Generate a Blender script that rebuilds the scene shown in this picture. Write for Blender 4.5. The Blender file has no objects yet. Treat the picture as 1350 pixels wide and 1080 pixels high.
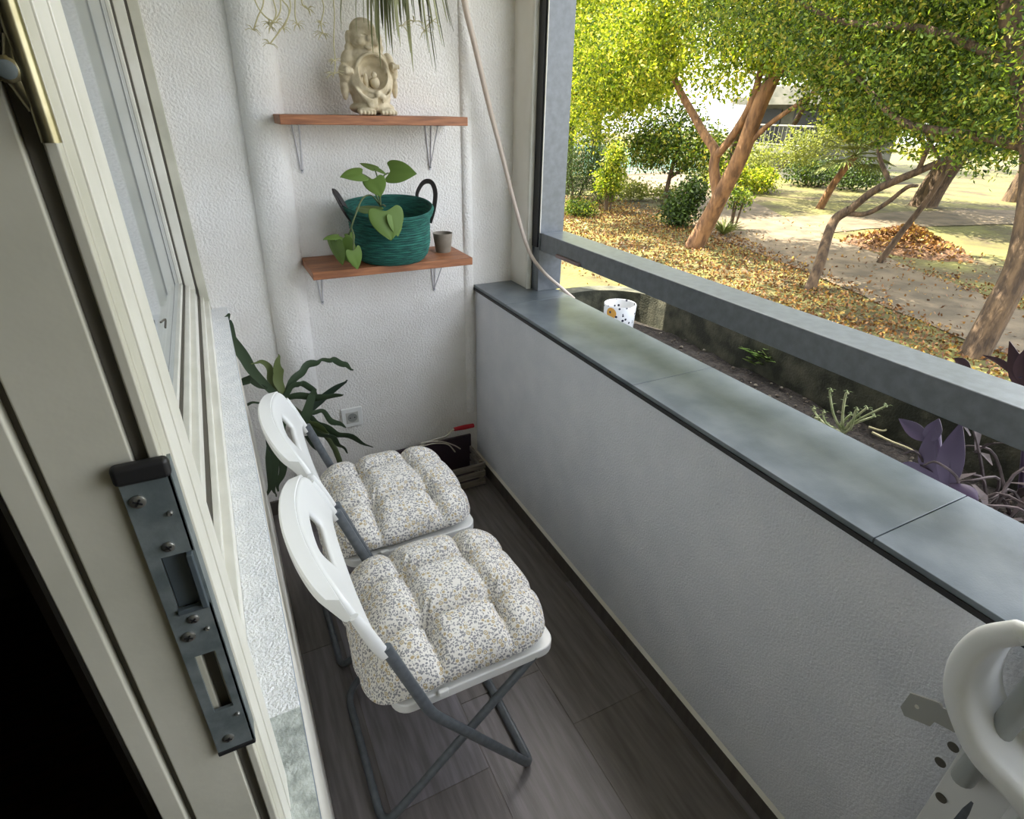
import bpy, bmesh, math, random
import numpy as np
from mathutils import Vector, Matrix, noise
C = bpy.context.scene
col = C.collection
PI = math.pi
random.seed(4); rng = np.random.default_rng(7)

# ---------------------------------------------------------------- camera, world, sun, exposure
YAW, PITCH, ROLL, FPX = 0.475768889, 0.486679565, -0.0198701487, 744.976847
cy_, sy_ = math.cos(YAW), math.sin(YAW)
fwd = Vector((sy_*math.cos(PITCH), cy_*math.cos(PITCH), -math.sin(PITCH)))
rt0 = Vector((cy_, -sy_, 0)); dn0 = fwd.cross(rt0)
rt = math.cos(ROLL)*rt0 + math.sin(ROLL)*dn0
dn = -math.sin(ROLL)*rt0 + math.cos(ROLL)*dn0
CAM = Vector((-0.95, -2.2135, 1.57575))
cd = bpy.data.cameras.new('camera'); cam = bpy.data.objects.new('camera', cd); col.objects.link(cam)
cd.sensor_width = 36; cd.sensor_fit = 'HORIZONTAL'; cd.lens = FPX/1350*36; cd.clip_start = 0.01; cd.clip_end = 300
m = Matrix((rt, -dn, -fwd)).transposed().to_4x4(); m.translation = CAM
cam.matrix_world = m; C.camera = cam

w = bpy.data.worlds.new('world'); C.world = w; w.use_nodes = True
bg = w.node_tree.nodes['Background']
sky = w.node_tree.nodes.new('ShaderNodeTexSky'); sky.sky_type = 'NISHITA'; sky.sun_disc = False
sky.sun_elevation = math.radians(52); sky.sun_rotation = math.radians(20); sky.dust_density = 4.0; sky.air_density = 1.0
mixw = w.node_tree.nodes.new('ShaderNodeMixRGB'); mixw.inputs[0].default_value = 0.72
mixw.inputs[2].default_value = (0.93, 0.96, 1.0, 1)
sc_ = w.node_tree.nodes.new('ShaderNodeVectorMath'); sc_.operation = 'SCALE'; sc_.inputs[3].default_value = 0.16
w.node_tree.links.new(sky.outputs[0], sc_.inputs[0]); w.node_tree.links.new(sc_.outputs[0], mixw.inputs[1])
w.node_tree.links.new(mixw.outputs[0], bg.inputs[0]); bg.inputs[1].default_value = 2.4

sd = bpy.data.lights.new('sun', 'SUN'); sun = bpy.data.objects.new('sun', sd); col.objects.link(sun)
sd.energy = 13.0; sd.angle = math.radians(0.35); sd.color = (1.0, 0.93, 0.78)
sun.rotation_euler = Vector((0.40, -0.55, -1.0)).to_track_quat('-Z', 'Y').to_euler()
sun.location = (0, 10, 12)

vs = C.view_settings; vs.view_transform = 'Standard'; vs.look = 'None'; vs.gamma = 1; vs.use_curve_mapping = False
vs.exposure = 1.2

# ---------------------------------------------------------------- helpers
def at(px, py, axis, val):
    """the world point seen at a photo pixel, on a plane of the place"""
    d = rt*(px-675) + dn*(py-540) + fwd*FPX
    return CAM + d*((val-CAM[axis])/d[axis])
def srgb(r, g, b):
    f = lambda c: (c/255/12.92) if c <= 10 else ((c/255+0.055)/1.055)**2.4
    return (f(r), f(g), f(b), 1)
def mat(name, c, rough=0.6, c2=None, scale=20, bump=0, bscale=150, metal=0, detail=4, stretch=(1,1,1), spec=0.5, trans=0, coat=0, fac=(0.35,0.65), bdist=0.002):
    M = bpy.data.materials.new(name); M.use_nodes = True
    nt = M.node_tree; p = nt.nodes['Principled BSDF']
    p.inputs['Base Color'].default_value = c; p.inputs['Roughness'].default_value = rough
    p.inputs['Metallic'].default_value = metal; p.inputs['Specular IOR Level'].default_value = spec
    p.inputs['Coat Weight'].default_value = coat
    g = nt.nodes.new('ShaderNodeNewGeometry')
    mp = nt.nodes.new('ShaderNodeMapping'); mp.inputs['Scale'].default_value = stretch
    nt.links.new(g.outputs['Position'], mp.inputs[0])
    if c2:
        n = nt.nodes.new('ShaderNodeTexNoise'); n.inputs['Scale'].default_value = scale; n.inputs['Detail'].default_value = detail
        nt.links.new(mp.outputs[0], n.inputs['Vector'])
        r = nt.nodes.new('ShaderNodeValToRGB'); r.color_ramp.elements[0].position = fac[0]; r.color_ramp.elements[1].position = fac[1]
        r.color_ramp.elements[0].color = c; r.color_ramp.elements[1].color = c2
        nt.links.new(n.outputs[0], r.inputs[0]); nt.links.new(r.outputs[0], p.inputs['Base Color'])
    if bump:
        n2 = nt.nodes.new('ShaderNodeTexNoise'); n2.inputs['Scale'].default_value = bscale; n2.inputs['Detail'].default_value = 2
        nt.links.new(mp.outputs[0], n2.inputs['Vector'])
        b = nt.nodes.new('ShaderNodeBump'); b.inputs['Strength'].default_value = bump; b.inputs['Distance'].default_value = bdist
        nt.links.new(n2.outputs[0], b.inputs['Height']); nt.links.new(b.outputs[0], p.inputs['Normal'])
    return M
def leafmat(name, c, c2, c3=None, tr=0.45, scale=3.0, rough=0.5):
    M = bpy.data.materials.new(name); M.use_nodes = True; nt = M.node_tree
    p = nt.nodes['Principled BSDF']; p.inputs['Roughness'].default_value = rough; p.inputs['Specular IOR Level'].default_value = 0.3
    g = nt.nodes.new('ShaderNodeNewGeometry')
    r = nt.nodes.new('ShaderNodeValToRGB'); e = r.color_ramp.elements
    e[0].color = c; e[1].color = c2; e[0].position = 0.15; e[1].position = 0.75
    if c3: x = e.new(0.97); x.color = c3
    nt.links.new(g.outputs['Random Per Island'], r.inputs[0])
    nt.links.new(r.outputs[0], p.inputs['Base Color'])
    t = nt.nodes.new('ShaderNodeBsdfTranslucent'); mx = nt.nodes.new('ShaderNodeMixShader'); mx.inputs[0].default_value = tr
    hs = nt.nodes.new('ShaderNodeMixRGB'); hs.blend_type = 'MULTIPLY'; hs.inputs[0].default_value = 1; hs.inputs[2].default_value = (1.25, 1.2, 0.6, 1)
    nt.links.new(r.outputs[0], hs.inputs[1]); nt.links.new(hs.outputs[0], t.inputs[0])
    nt.links.new(p.outputs[0], mx.inputs[1]); nt.links.new(t.outputs[0], mx.inputs[2])
    nt.links.new(mx.outputs[0], nt.nodes['Material Output'].inputs[0])
    return M

def org(parent):
    p = Vector((0,0,0)); o = parent
    while o is not None: p += o.location; o = o.parent
    return p
def mk(name, vf, m_, parent=None, smooth=True, bev=0, seg=2, sub=0, angle=40):
    vs_, fs = vf
    o3 = org(parent)
    me = bpy.data.meshes.new(name)
    me.from_pydata([Vector(v)-o3 for v in vs_], [], fs); me.update()
    if smooth: me.polygons.foreach_set('use_smooth', [True]*len(me.polygons))
    me.materials.append(m_)
    o = bpy.data.objects.new(name, me); col.objects.link(o); o.parent = parent
    if bev:
        b = o.modifiers.new('b', 'BEVEL'); b.width = bev; b.segments = seg; b.limit_method = 'ANGLE'; b.angle_limit = math.radians(angle)
        b.harden_normals = smooth
    if sub:
        s = o.modifiers.new('s', 'SUBSURF'); s.levels = sub; s.render_levels = sub
    if smooth and not bev and not sub:
        try: me.set_sharp_from_angle(angle=math.radians(50))
        except Exception: pass
    return o
def join(*vfs):
    V, F = [], []
    for v, f in vfs:
        k = len(V); V += [Vector(x) for x in v]; F += [tuple(i+k for i in q) for q in f]
    return V, F
def box(x0, x1, y0, y1, z0, z1):
    v = [(x0,y0,z0),(x1,y0,z0),(x1,y1,z0),(x0,y1,z0),(x0,y0,z1),(x1,y0,z1),(x1,y1,z1),(x0,y1,z1)]
    f = [(0,3,2,1),(4,5,6,7),(0,1,5,4),(1,2,6,5),(2,3,7,6),(3,0,4,7)]
    return v, f
def xf(vf, M): return [M @ Vector(v) for v in vf[0]], vf[1]
def smooth_path(pts, n=6):
    pts = [Vector(p) for p in pts]
    if len(pts) < 3: return pts
    P = [2*pts[0]-pts[1]] + pts + [2*pts[-1]-pts[-2]]; out = []
    for i in range(1, len(P)-2):
        a, b, c, d = P[i-1], P[i], P[i+1], P[i+2]
        for k in range(n):
            t = k/n
            out.append(0.5*((2*b)+(c-a)*t+(2*a-5*b+4*c-d)*t*t+(3*b-a-3*c+d)*t**3))
    out.append(pts[-1]); return out
def bend_path(pts, r=0.03, n=5):
    """straight runs with rounded corners"""
    pts = [Vector(p) for p in pts]; out = [pts[0]]
    for i in range(1, len(pts)-1):
        a = (pts[i-1]-pts[i]); b = (pts[i+1]-pts[i]); rr = min(r, a.length*.45, b.length*.45)
        p0 = pts[i]+a.normalized()*rr; p2 = pts[i]+b.normalized()*rr
        for k in range(n+1):
            t = k/n; out.append((1-t)**2*p0+2*t*(1-t)*pts[i]+t*t*p2)
    out.append(pts[-1]); return out
def tube(pts, r, n=10, flat=1.0, up=None, cap=True):
    pts = [Vector(p) for p in pts]; N = len(pts)
    if not hasattr(r, '__len__'): r = [r]*N
    elif len(r) != N: r = list(np.interp(np.linspace(0,1,N), np.linspace(0,1,len(r)), r))
    V, F = [], []; t0 = (pts[1]-pts[0]).normalized()
    u = Vector(up) if up else (Vector((0,0,1)) if abs(t0.z) < .9 else Vector((1,0,0)))
    for i, p in enumerate(pts):
        t = (pts[min(i+1,N-1)]-pts[max(i-1,0)]).normalized()
        u = (u - t*u.dot(t)); u = u.normalized() if u.length > 1e-6 else t.orthogonal().normalized()
        s = t.cross(u)
        for k in range(n):
            a = 2*PI*k/n
            V.append(p + u*(math.cos(a)*r[i]) + s*(math.sin(a)*r[i]*flat))
    for i in range(N-1):
        for k in range(n):
            F.append((i*n+k, i*n+(k+1)%n, (i+1)*n+(k+1)%n, (i+1)*n+k))
    if cap: F.append(tuple(range(n-1,-1,-1))); F.append(tuple((N-1)*n+k for k in range(n)))
    return V, F
def lathe(prof, c, n=32, sq=(1,1)):
    V, F = [], []
    for (r, z) in prof:
        for k in range(n):
            a = 2*PI*k/n; V.append((c[0]+r*sq[0]*math.cos(a), c[1]+r*sq[1]*math.sin(a), c[2]+z))
    for i in range(len(prof)-1):
        for k in range(n): F.append((i*n+k, i*n+(k+1)%n, (i+1)*n+(k+1)%n, (i+1)*n+k))
    F.append(tuple(range(n-1,-1,-1))); F.append(tuple((len(prof)-1)*n+k for k in range(n)))
    return V, F
def ball(c, r, n=16, m_=10, M=None):
    V, F = [], []
    rx, ry, rz = r if hasattr(r, '__len__') else (r, r, r)
    for i in range(m_+1):
        th = PI*i/m_
        for k in range(n):
            a = 2*PI*k/n; v = Vector((rx*math.sin(th)*math.cos(a), ry*math.sin(th)*math.sin(a), rz*math.cos(th)))
            if M: v = M @ v
            V.append(Vector(c)+v)
    for i in range(m_):
        for k in range(n): F.append((i*n+k, (i+1)*n+k, (i+1)*n+(k+1)%n, i*n+(k+1)%n))
    return V, F
def ribbon(pts, wd, side=None, fold=0.15, thick=0.0015, twist=0.0):
    """leaf blade along pts; wd = widths, with a raised V fold and a real thickness"""
    pts = [Vector(p) for p in pts]; N = len(pts)
    wd = list(np.interp(np.linspace(0,1,N), np.linspace(0,1,len(wd)), wd))
    V, F = [], []; s = None
    for i, p in enumerate(pts):
        t = (pts[min(i+1,N-1)]-pts[max(i-1,0)]).normalized()
        if s is None:
            s = Vector(side) if side else t.cross(Vector((0,0,1)))
            if s.length < 1e-3: s = Vector((1,0,0))
        s = (s - t*s.dot(t)).normalized()
        ss = Matrix.Rotation(twist*i/max(1,N-1), 3, t) @ s
        nn = ss.cross(t).normalized()
        h = wd[i]/2
        for k, (a, b) in enumerate(((-1,1),(0,0),(1,1))):
            q = p + ss*h*a + nn*h*fold*b
            V.append(q + nn*thick/2); V.append(q - nn*thick/2)
    for i in range(N-1):
        a, b = i*6, (i+1)*6
        F += [(a,b,b+2,a+2),(a+2,b+2,b+4,a+4),(a+1,a+3,b+3,b+1),(a+3,a+5,b+5,b+3),(a,a+1,b+1,b),(a+4,b+4,b+5,a+5)]
    return V, F
def empty(name, loc, label=None, cat=None, group=None):
    o = bpy.data.objects.new(name, None); col.objects.link(o); o.location = loc; o.empty_display_size = .05
    tag(o, label, cat, group); return o
def tag(o, label=None, cat=None, group=None, kind=None):
    if label: o['label'] = label
    if cat: o['category'] = cat
    if group: o['group'] = group
    if kind: o['kind'] = kind
    return o
def struct(o, label=None): o['kind'] = 'structure'; (label and o.__setitem__('label', label)); return o
def copy_tree(o, parent=None):
    c = o.copy(); col.objects.link(c); c.parent = parent
    for ch in o.children: copy_tree(ch, c)
    return c
def bake(o):
    dg = bpy.context.evaluated_depsgraph_get(); dg.update()
    return bpy.data.meshes.new_from_object(o.evaluated_get(dg))
def leaves_mesh(name, cen, size, m_, parent, aspect=0.5, droop=0.3, fold=0.25):
    """many small folded leaves at the points cen, one mesh"""
    n = len(cen)
    d = rng.normal(size=(n,3)); d[:,2] -= droop; d /= np.linalg.norm(d,axis=1)[:,None]
    s = np.cross(d, rng.normal(size=(n,3))); s /= np.linalg.norm(s,axis=1)[:,None]
    nn = np.cross(d, s)
    L = (size*rng.uniform(.65,1.25,size=n))[:,None]; W = L*aspect
    v = np.stack([cen, cen+d*L*.45+s*W*.5+nn*W*fold, cen+d*L, cen+d*L*.45-s*W*.5+nn*W*fold], 1).reshape(-1,3)
    v = v - np.array(org(parent))
    i = np.arange(n)*4
    f = np.stack([i,i+1,i+2, i,i+2,i+3],1).reshape(-1)
    me = bpy.data.meshes.new(name)
    me.vertices.add(n*4); me.vertices.foreach_set('co', v.astype(np.float32).ravel())
    me.loops.add(n*6); me.loops.foreach_set('vertex_index', f.astype(np.int32))
    me.polygons.add(n*2); me.polygons.foreach_set('loop_start', np.arange(n*2,dtype=np.int32)*3)
    me.update(calc_edges=True); me.materials.append(m_)
    o = bpy.data.objects.new(name, me); col.objects.link(o); o.parent = parent
    return o

# ---------------------------------------------------------------- materials
M_plaster = mat('rough_plaster', srgb(232,229,224), 0.85, srgb(240,238,235), 6, bump=0.9, bscale=130, bdist=0.006)
M_wallR = mat('fine_plaster', srgb(226,228,234), 0.9, srgb(234,235,240), 8, bump=0.8, bscale=170, bdist=0.005)
M_smooth = mat('white_paint', srgb(222,218,206), 0.6, srgb(232,229,220), 5, bump=0.15, bscale=90)
M_ceil = mat('ceiling_paint', srgb(235,233,228), 0.9)
M_sill = mat('slate_tile', srgb(92,101,108), 0.28, srgb(118,126,132), 9, bump=0.25, bscale=260, detail=8, bdist=0.001)
M_black = mat('black_edge', srgb(30,30,32), 0.5)
M_railm = mat('grey_painted_metal', srgb(102,107,112), 0.30, srgb(116,121,127), 40, bump=0.3, bscale=300, detail=6, bdist=0.0006)
M_alu = mat('frame_white', srgb(214,212,200), 0.45, srgb(226,224,214), 12)
M_cream = mat('frame_cream', srgb(186,184,168), 0.5, srgb(204,201,186), 9, bump=0.1, bscale=120)
M_gasket = mat('gasket_grey', srgb(88,84,76), 0.7)
M_white_pl = mat('white_plastic', srgb(236,237,235), 0.32, spec=0.5)
M_steel = mat('grey_tube', srgb(98,104,110), 0.34, srgb(112,118,124), 60, metal=0.2)
M_zinc = mat('zinc_plate', srgb(98,108,110), 0.42, srgb(128,136,137), 55, metal=0.2, bump=0.2, bscale=400, bdist=.0005)
M_screw = mat('screw_steel', srgb(150,150,145), 0.3, metal=0.8)
M_bolt = mat('brass_bolt', srgb(140,132,100), 0.28, srgb(165,158,128), 60, metal=0.85)
M_wood = mat('oiled_wood', srgb(128,80,52), 0.5, srgb(170,112,74), 5, stretch=(2,22,22), bump=0.25, bscale=30, detail=6)
M_bracket = mat('pale_bracket', srgb(206,203,208), 0.25)
M_stone = mat('pale_stone', srgb(182,168,140), 0.85, srgb(214,202,176), 40, bump=0.3, bscale=250)
M_basket = mat('teal_rope', srgb(20,74,68), 0.85, srgb(44,116,102), 26, stretch=(1,1,9), bump=0.8, bscale=160, bdist=0.004, detail=6)
M_leather = mat('dark_leather', srgb(46,42,42), 0.6)
M_soil = mat('soil', srgb(22,18,15), 0.95, srgb(52,46,39), 60, bump=1, bscale=120, bdist=0.01, detail=8)
M_concrete = mat('mossy_concrete', srgb(40,42,30), 0.9, srgb(92,90,74), 14, bump=0.6, bscale=140, detail=8, bdist=.004, fac=(.4,.75))
M_red = mat('red_handle', srgb(190,28,44), 0.35)
M_wire = mat('pale_wire', srgb(196,190,176), 0.4, metal=0.3)
M_crate = mat('grey_slat', srgb(112,105,97), 0.75, srgb(142,134,124), 12, stretch=(1,12,12))
M_darkcrate = mat('dark_plum_plastic', srgb(58,46,56), 0.5)
M_hose = mat('pale_hose', srgb(198,184,172), 0.5)
M_graycup = mat('grey_cup', srgb(128,120,108), 0.7, srgb(140,132,120), 30)
M_pothos = leafmat('green_leaf', srgb(98,124,58), srgb(140,160,92), tr=0.2)
M_drac = leafmat('dark_leaf', srgb(40,54,42), srgb(60,76,54), tr=0.08, rough=0.45)
M_dry = leafmat('light_leaf', srgb(78,92,54), srgb(104,116,72), tr=0.2)
M_spider = leafmat('spider_leaf', srgb(74,84,50), srgb(150,152,112), tr=0.2)
M_stemdry = mat('straw_stem', srgb(190,182,140), 0.7)
M_stem = mat('green_stem', srgb(84,96,60), 0.6)
M_purple = leafmat('purple_leaf', srgb(74,62,82), srgb(104,92,116), tr=0.1, rough=0.35)
M_palegreen = mat('pale_green_stem', srgb(128,140,92), 0.6, srgb(170,172,130), 40)
M_bark = mat('bark', srgb(56,43,31), 0.9, srgb(98,78,56), 18, stretch=(1,1,.3), bump=0.9, bscale=40, bdist=.02, detail=6)
M_barkr = mat('reddish_bark', srgb(84,58,36), 0.9, srgb(140,102,66), 12, stretch=(1,1,.3), bump=0.9, bscale=30, bdist=.02, detail=6)

# =============================================================== ROOM SHELL
SILL = 0.911
struct(mk('wall_right', box(0, 0.285, -3.6, 0.0, -0.75, SILL-0.022), M_wallR, smooth=False))
def back_wall():
    return join(box(-1.35, 0.17, 0, 0.25, -0.75, 3.0), box(0.17, 0.31, -0.03, 0.25, -0.75, 3.0))
struct(mk('wall_back', box(-1.35, 0.17, 0, 0.25, -0.75, 3.0), M_plaster, smooth=False))
struct(mk('trim_1', join(box(0.17, 0.31, -0.14, 0.25, SILL, 3.0), box(0.17, 0.31, 0.001, 0.25, -0.75, SILL)), M_smooth, smooth=False, bev=.004), 'cream painted reveal beside the grey window post')
# plastered pipe chase and the cable cover in the far corner
def chase(cx, w0, d0, z0, z1, n=14, wob=0.003, lean=0):
    V, F = [], []; nz = 40
    for j in range(nz+1):
        z = z0+(z1-z0)*j/nz
        for k in range(n+1):
            a = PI*k/n
            q = wob*noise.noise(Vector((k*.4, z*6, cx)))
            V.append((cx+lean*(z-.73)-math.cos(a)*(w0+q), 0.005-math.sin(a)**.8*(d0+q), z))
    for j in range(nz):
        for k in range(n):
            i = j*(n+1)+k; F.append((i, i+1, i+n+2, i+n+1))
    return V, F
struct(mk('trim_2', chase(-0.765, 0.066, 0.055, 0, 3.0, lean=.030), M_plaster), 'rounded plastered pipe chase on the back wall')
struct(mk('trim_3', chase(-0.03, 0.022, 0.02, 0.3, 3.0, 10, .001), M_plaster), 'slim plastered conduit in the corner')
struct(mk('wall_left', join(box(-1.095, -0.9745, -1.80, 0, -0.15, 0.93)), M_smooth, smooth=False, bev=.006), 'low white wall under the window')
struct(mk('ceiling', box(-1.35, 0.42, -4.2, 0.25, 2.62, 2.85), M_ceil, smooth=False))
struct(mk('wall_front', box(-1.35, 0.285, -4.2, -3.6, -0.75, 2.62), mat('grey_plaster', srgb(128,124,118), .9, bump=.6, bscale=150, bdist=.004), smooth=False))  # unseen end wall, greyed to cut its bounce onto the jamb
# floor of wood-look planks
V, F, tone = [], [], []
xs = [-0.9745, -0.845, -0.575, -0.305, -0.035, 0.0]
off = [0.1, -1.395, -1.19, -1.395+0, -1.2]
offs = [-0.8, -1.395, -1.19, -1.392, -0.9]
for i in range(5):
    ys = sorted(set([-3.6, 0.0] + [offs[i]+k*1.2 for k in range(-2, 2) if -3.6 < offs[i]+k*1.2 < 0]))
    for a, b in zip(ys[:-1], ys[1:]):
        g = 0.0016; k = len(V)
        v, f = box(xs[i]+g, xs[i+1]-g, a+g, b-g, -0.01, 0.0)
        V += v; F += [tuple(q+k for q in ff) for ff in f]; tone += [random.random()]*6
M_floor = mat('plank_tile', srgb(110,106,106), 0.34, srgb(136,132,134), 4, stretch=(14,1.2,1), bump=0.25, bscale=30, detail=8, bdist=.001)
nt = M_floor.node_tree; at_ = nt.nodes.new('ShaderNodeAttribute'); at_.attribute_name = 'tone'
mm = nt.nodes.new('ShaderNodeMixRGB'); mm.blend_type = 'MULTIPLY'; mm.inputs[0].default_value = 1
rr = nt.nodes.new('ShaderNodeValToRGB'); rr.color_ramp.elements[0].color = (.72,.68,.60,1); rr.color_ramp.elements[1].color = (1.05,1.05,1.12,1)
pb = nt.nodes['Principled BSDF']; src = pb.inputs['Base Color'].links[0].from_socket
nt.links.new(at_.outputs['Fac'], rr.inputs[0]); nt.links.new(src, mm.inputs[1]); nt.links.new(rr.outputs[0], mm.inputs[2]); nt.links.new(mm.outputs[0], pb.inputs['Base Color'])
k = len(V); v, f = box(-0.9745, 0, -3.6, 0, -0.15, -0.0015); V += v; F += [tuple(q+k for q in ff) for ff in f]; tone += [0]*6
fl = struct(mk('floor', (V, F), M_floor, smooth=False))
la = fl.data.attributes.new('tone', 'FLOAT', 'FACE'); la.data.foreach_set('value', tone)
M_base = mat('baseboard_tile', srgb(74,68,64), 0.4, srgb(92,86,80), 5, stretch=(1,8,1))
bb = struct(mk('baseboard_right', box(-0.012, 0.001, -3.6, -0.0, 0, 0.066), M_base, smooth=False))
struct(mk('trim_4', join(([(-0.012,-3.6,.066),(-.012,0,.066),(-.001,0,.074),(-.001,-3.6,.074)], [(0,1,2,3)])), M_smooth, smooth=False), 'pale mortar fillet on top of the baseboard')
struct(mk('baseboard_back', box(-0.9745, -0.012, -0.012, 0.001, 0, 0.066), M_base, smooth=False))
# sill tiles
V = []
ysill = [-3.6, -2.6, -1.808, -1.108, -0.31, -0.0]
parts = []
for a, b in zip(ysill[:-1], ysill[1:]):
    parts.append(box(-0.006, 0.287, a+.001, b-.001, SILL-0.012, SILL))
struct(mk('trim_5', join(*parts), M_sill, smooth=False, bev=.0012), 'grey slate tiles capping the parapet')
struct(mk('trim_6', join(box(-0.0095, 0.286, -3.6, 0, SILL-0.022, SILL-0.0115)), M_black, smooth=False), 'dark edge strip under the sill tiles')

# grey opening frame: post and rail
wf = struct(empty('window_1', (0.25, -0.16, SILL)), 'grey metal frame of the balcony opening')
mk('post', join(box(0.196, 0.305, -0.20, -0.142, SILL, 2.62)), M_railm, wf, bev=.002)
mk('rail', join(box(0.20, 0.312, -3.6, -0.20, 1.078, 1.148)), M_railm, wf, bev=.003)
mk('gasket', join(box(0.189, 0.1975, -0.192, -0.141, 1.09, 2.62)), M_black, wf, smooth=False)
mk('track', join(box(0.171, 0.1895, -0.150, -0.139, SILL, 2.62)), M_alu, wf, smooth=False)
mk('edge_strip', join(box(0.1945, 0.1975, -0.2035, -0.199, 1.148, 2.62)), M_alu, wf, smooth=False)
mk('rail_label', join(box(0.192, 0.201, -0.50, -0.335, 1.080, 1.092)), mat('pink_grey', srgb(150,128,128), .5), wf, bev=.001)
# pale hose
hp = [Vector((-.10,-.04,2.5)), at(608,-60,1,-.05), at(612,0,1,-.06), at(626,60,1,-.06), at(645,140,1,-.07), at(662,205,1,-.09), at(680,275,1,-.13), at(697,330,1,-.18), at(716,358,1,-.225), Vector((.292,-.235,SILL+.012)), Vector((.335,-.27,SILL-.03))]
tag(mk('hose', tube(smooth_path(hp, 8), [.011,.0105,.0095,.008,.007,.0065], 12), M_hose), 'pale flexible hose curving down the corner over the sill', 'hose')

# window beside the balcony door (left), seen at a grazing angle
wn = struct(empty('window_2', (-1.05, -0.9, 0.93)), 'white framed window above the low wall')
YB = -1.79
mk('ledge', box(-1.022, -0.973, YB, 0, 0.929, 0.9345), mat('stippled_ledge', srgb(232,234,236), .8, srgb(244,245,246), 30, bump=1, bscale=230, bdist=.005), wn, smooth=False)
mk('frame_rail', join(box(-1.0475, -1.022, YB, -.001, 0.935, 0.968), box(-1.0475, -1.036, YB, -.001, 0.968, 0.984)), M_alu, wn, bev=.002)
mk('frame_stile', join(box(-1.0475, -1.020, -0.022, -.001, 0.935, 2.62)), M_cream, wn, bev=.002)
mk('sash_rail', join(box(-1.0815, -1.0545, YB, -0.012, 0.98, 1.018), box(-1.0815, -1.068, YB, -0.012, 1.018, 1.034)), M_alu, wn, bev=.002)
mk('sash_stile', box(-1.0815, -1.0545, -0.045, -0.004, 0.99, 2.62), M_alu, wn, bev=.002)
mk('bead', join(box(-1.104, -1.0865, YB, -0.05, 1.0, 1.052), box(-1.104, -1.0865, -.075, -0.045, 1.0, 2.6)), M_alu, wn, bev=.002)
mk('gasket', join(box(-1.0545, -1.0475, YB, -.002, 0.93, 0.986), box(-1.0545, -1.0475, -.018, -0.002, 0.94, 2.6), box(-1.0865, -1.0815, YB, -.012, .99, 1.038), box(-1.0865, -1.0815, -.05, -0.012, 1.0, 2.6), box(-1.0985, -1.0955, -.0775, -.075, 1.05, 2.6)), M_gasket, wn, smooth=False)
M_glass = bpy.data.materials.new('window_glass'); M_glass.use_nodes = True
gp = M_glass.node_tree.nodes['Principled BSDF']; gp.inputs['Base Color'].default_value = srgb(170,180,186); gp.inputs['Roughness'].default_value = .04  # pale glass colour carries the reflection
gp.inputs['Transmission Weight'].default_value = .35; gp.inputs['IOR'].default_value = 1.45
mk('pane', box(-1.100, -1.096, YB, -0.076, 1.04, 2.6), M_glass, wn, smooth=False)
mk('reflection_backing', box(-1.110, -1.106, YB, -0.0, 0.95, 2.6), mat('reflection_white', srgb(205,210,212), .8), wn, smooth=False)  # added sheet, its white stands in for the pale reflection in the glass
mk('latch_hook', tube(smooth_path([at(212,425,0,-1.085), at(218,421,0,-1.085), at(218,432,0,-1.085)], 4), .0022, 6), M_gasket, wn)

# door jamb between the window and the door opening
dj = struct(empty('door_1', (-1.03, -1.9, 0.0)), 'open balcony door frame with lock plate')
JY = -1.90
mk('jamb', join(box(-1.052, -1.0135, JY, -1.80, -0.15, 2.62), box(-1.0135, -1.0, -1.893, -1.871, -0.15, 2.62), box(-1.05, -1.004, -1.871, -1.79, -0.15, 2.62), box(-1.0065, -1.001, JY, -1.88, -0.15, 2.62), box(-1.07, -1.0565, JY-.002, -1.80, -0.15, 2.62), box(-1.058, -1.050, -1.892, -1.80, -.15, 2.62)), M_cream, dj, bev=.0012)
mk('gasket', join(box(-1.0132, -1.0068, -1.8945, -1.885, -0.15, 2.62), box(-1.0565, -1.052, -1.8935, -1.885, -.15, 2.62)), M_gasket, dj, smooth=False)
mk('outer_casing', join(box(-1.012, -0.9992, -1.868, -1.832, -0.15, 2.62), box(-1.012, -0.9985, -1.829, -1.79, -.15, 2.62)), M_alu, dj, bev=.0008)
# lock plate: long zinc plate with two openings
zt, zb = 1.408, 1.163
def plate():
    x0, x1, y0, y1 = -1.0225, -0.9985, JY-.0045, JY-.002
    P = []
    rows = [(zb, 1.206, []), (1.206, 1.262, [(-1.0165,-1.0045)]), (1.262, 1.303, []), (1.303, 1.345, [(-1.0160,-0.9985)]), (1.345, zt-.006, [])]
    for a, b, holes in rows:
        if not holes: P.append(box(x0, x1, y0, y1, a, b))
        else:
            h0, h1 = holes[0]; P.append(box(x0, h0, y0, y1, a, b))
            if h1 < x1-1e-4: P.append(box(h1, x1, y0, y1, a, b))
    P.append(box(x1-.0012, x1+.0006, y0, JY+.012, zb, zt-.006))
    return join(*P)
lp = mk('lock_plate', plate(), M_zinc, dj, smooth=False)
mk('keeper', join(box(-1.0160, -1.0005, JY-.0015, JY+.0005, 1.303, 1.345), box(-1.0030, -0.9995, JY-.009, JY-.001, 1.303, 1.345), box(-1.0165, -0.9995, JY-.0065, JY-.003, 1.3005, 1.3045)), mat('keeper_metal', srgb(84,94,100), .4, metal=.2), lp, bev=.0007)
mk('end_cap', join(box(-1.0240, -0.9970, JY-.0085, JY-.001, zt-.010, zt+.002)), M_black, lp, bev=.003, seg=3)
mk('end_cap', join(box(-1.0230, -0.9980, JY-.0055, JY-.001, zb-.003, zb+.001)), M_black, lp, bev=.001)
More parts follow.
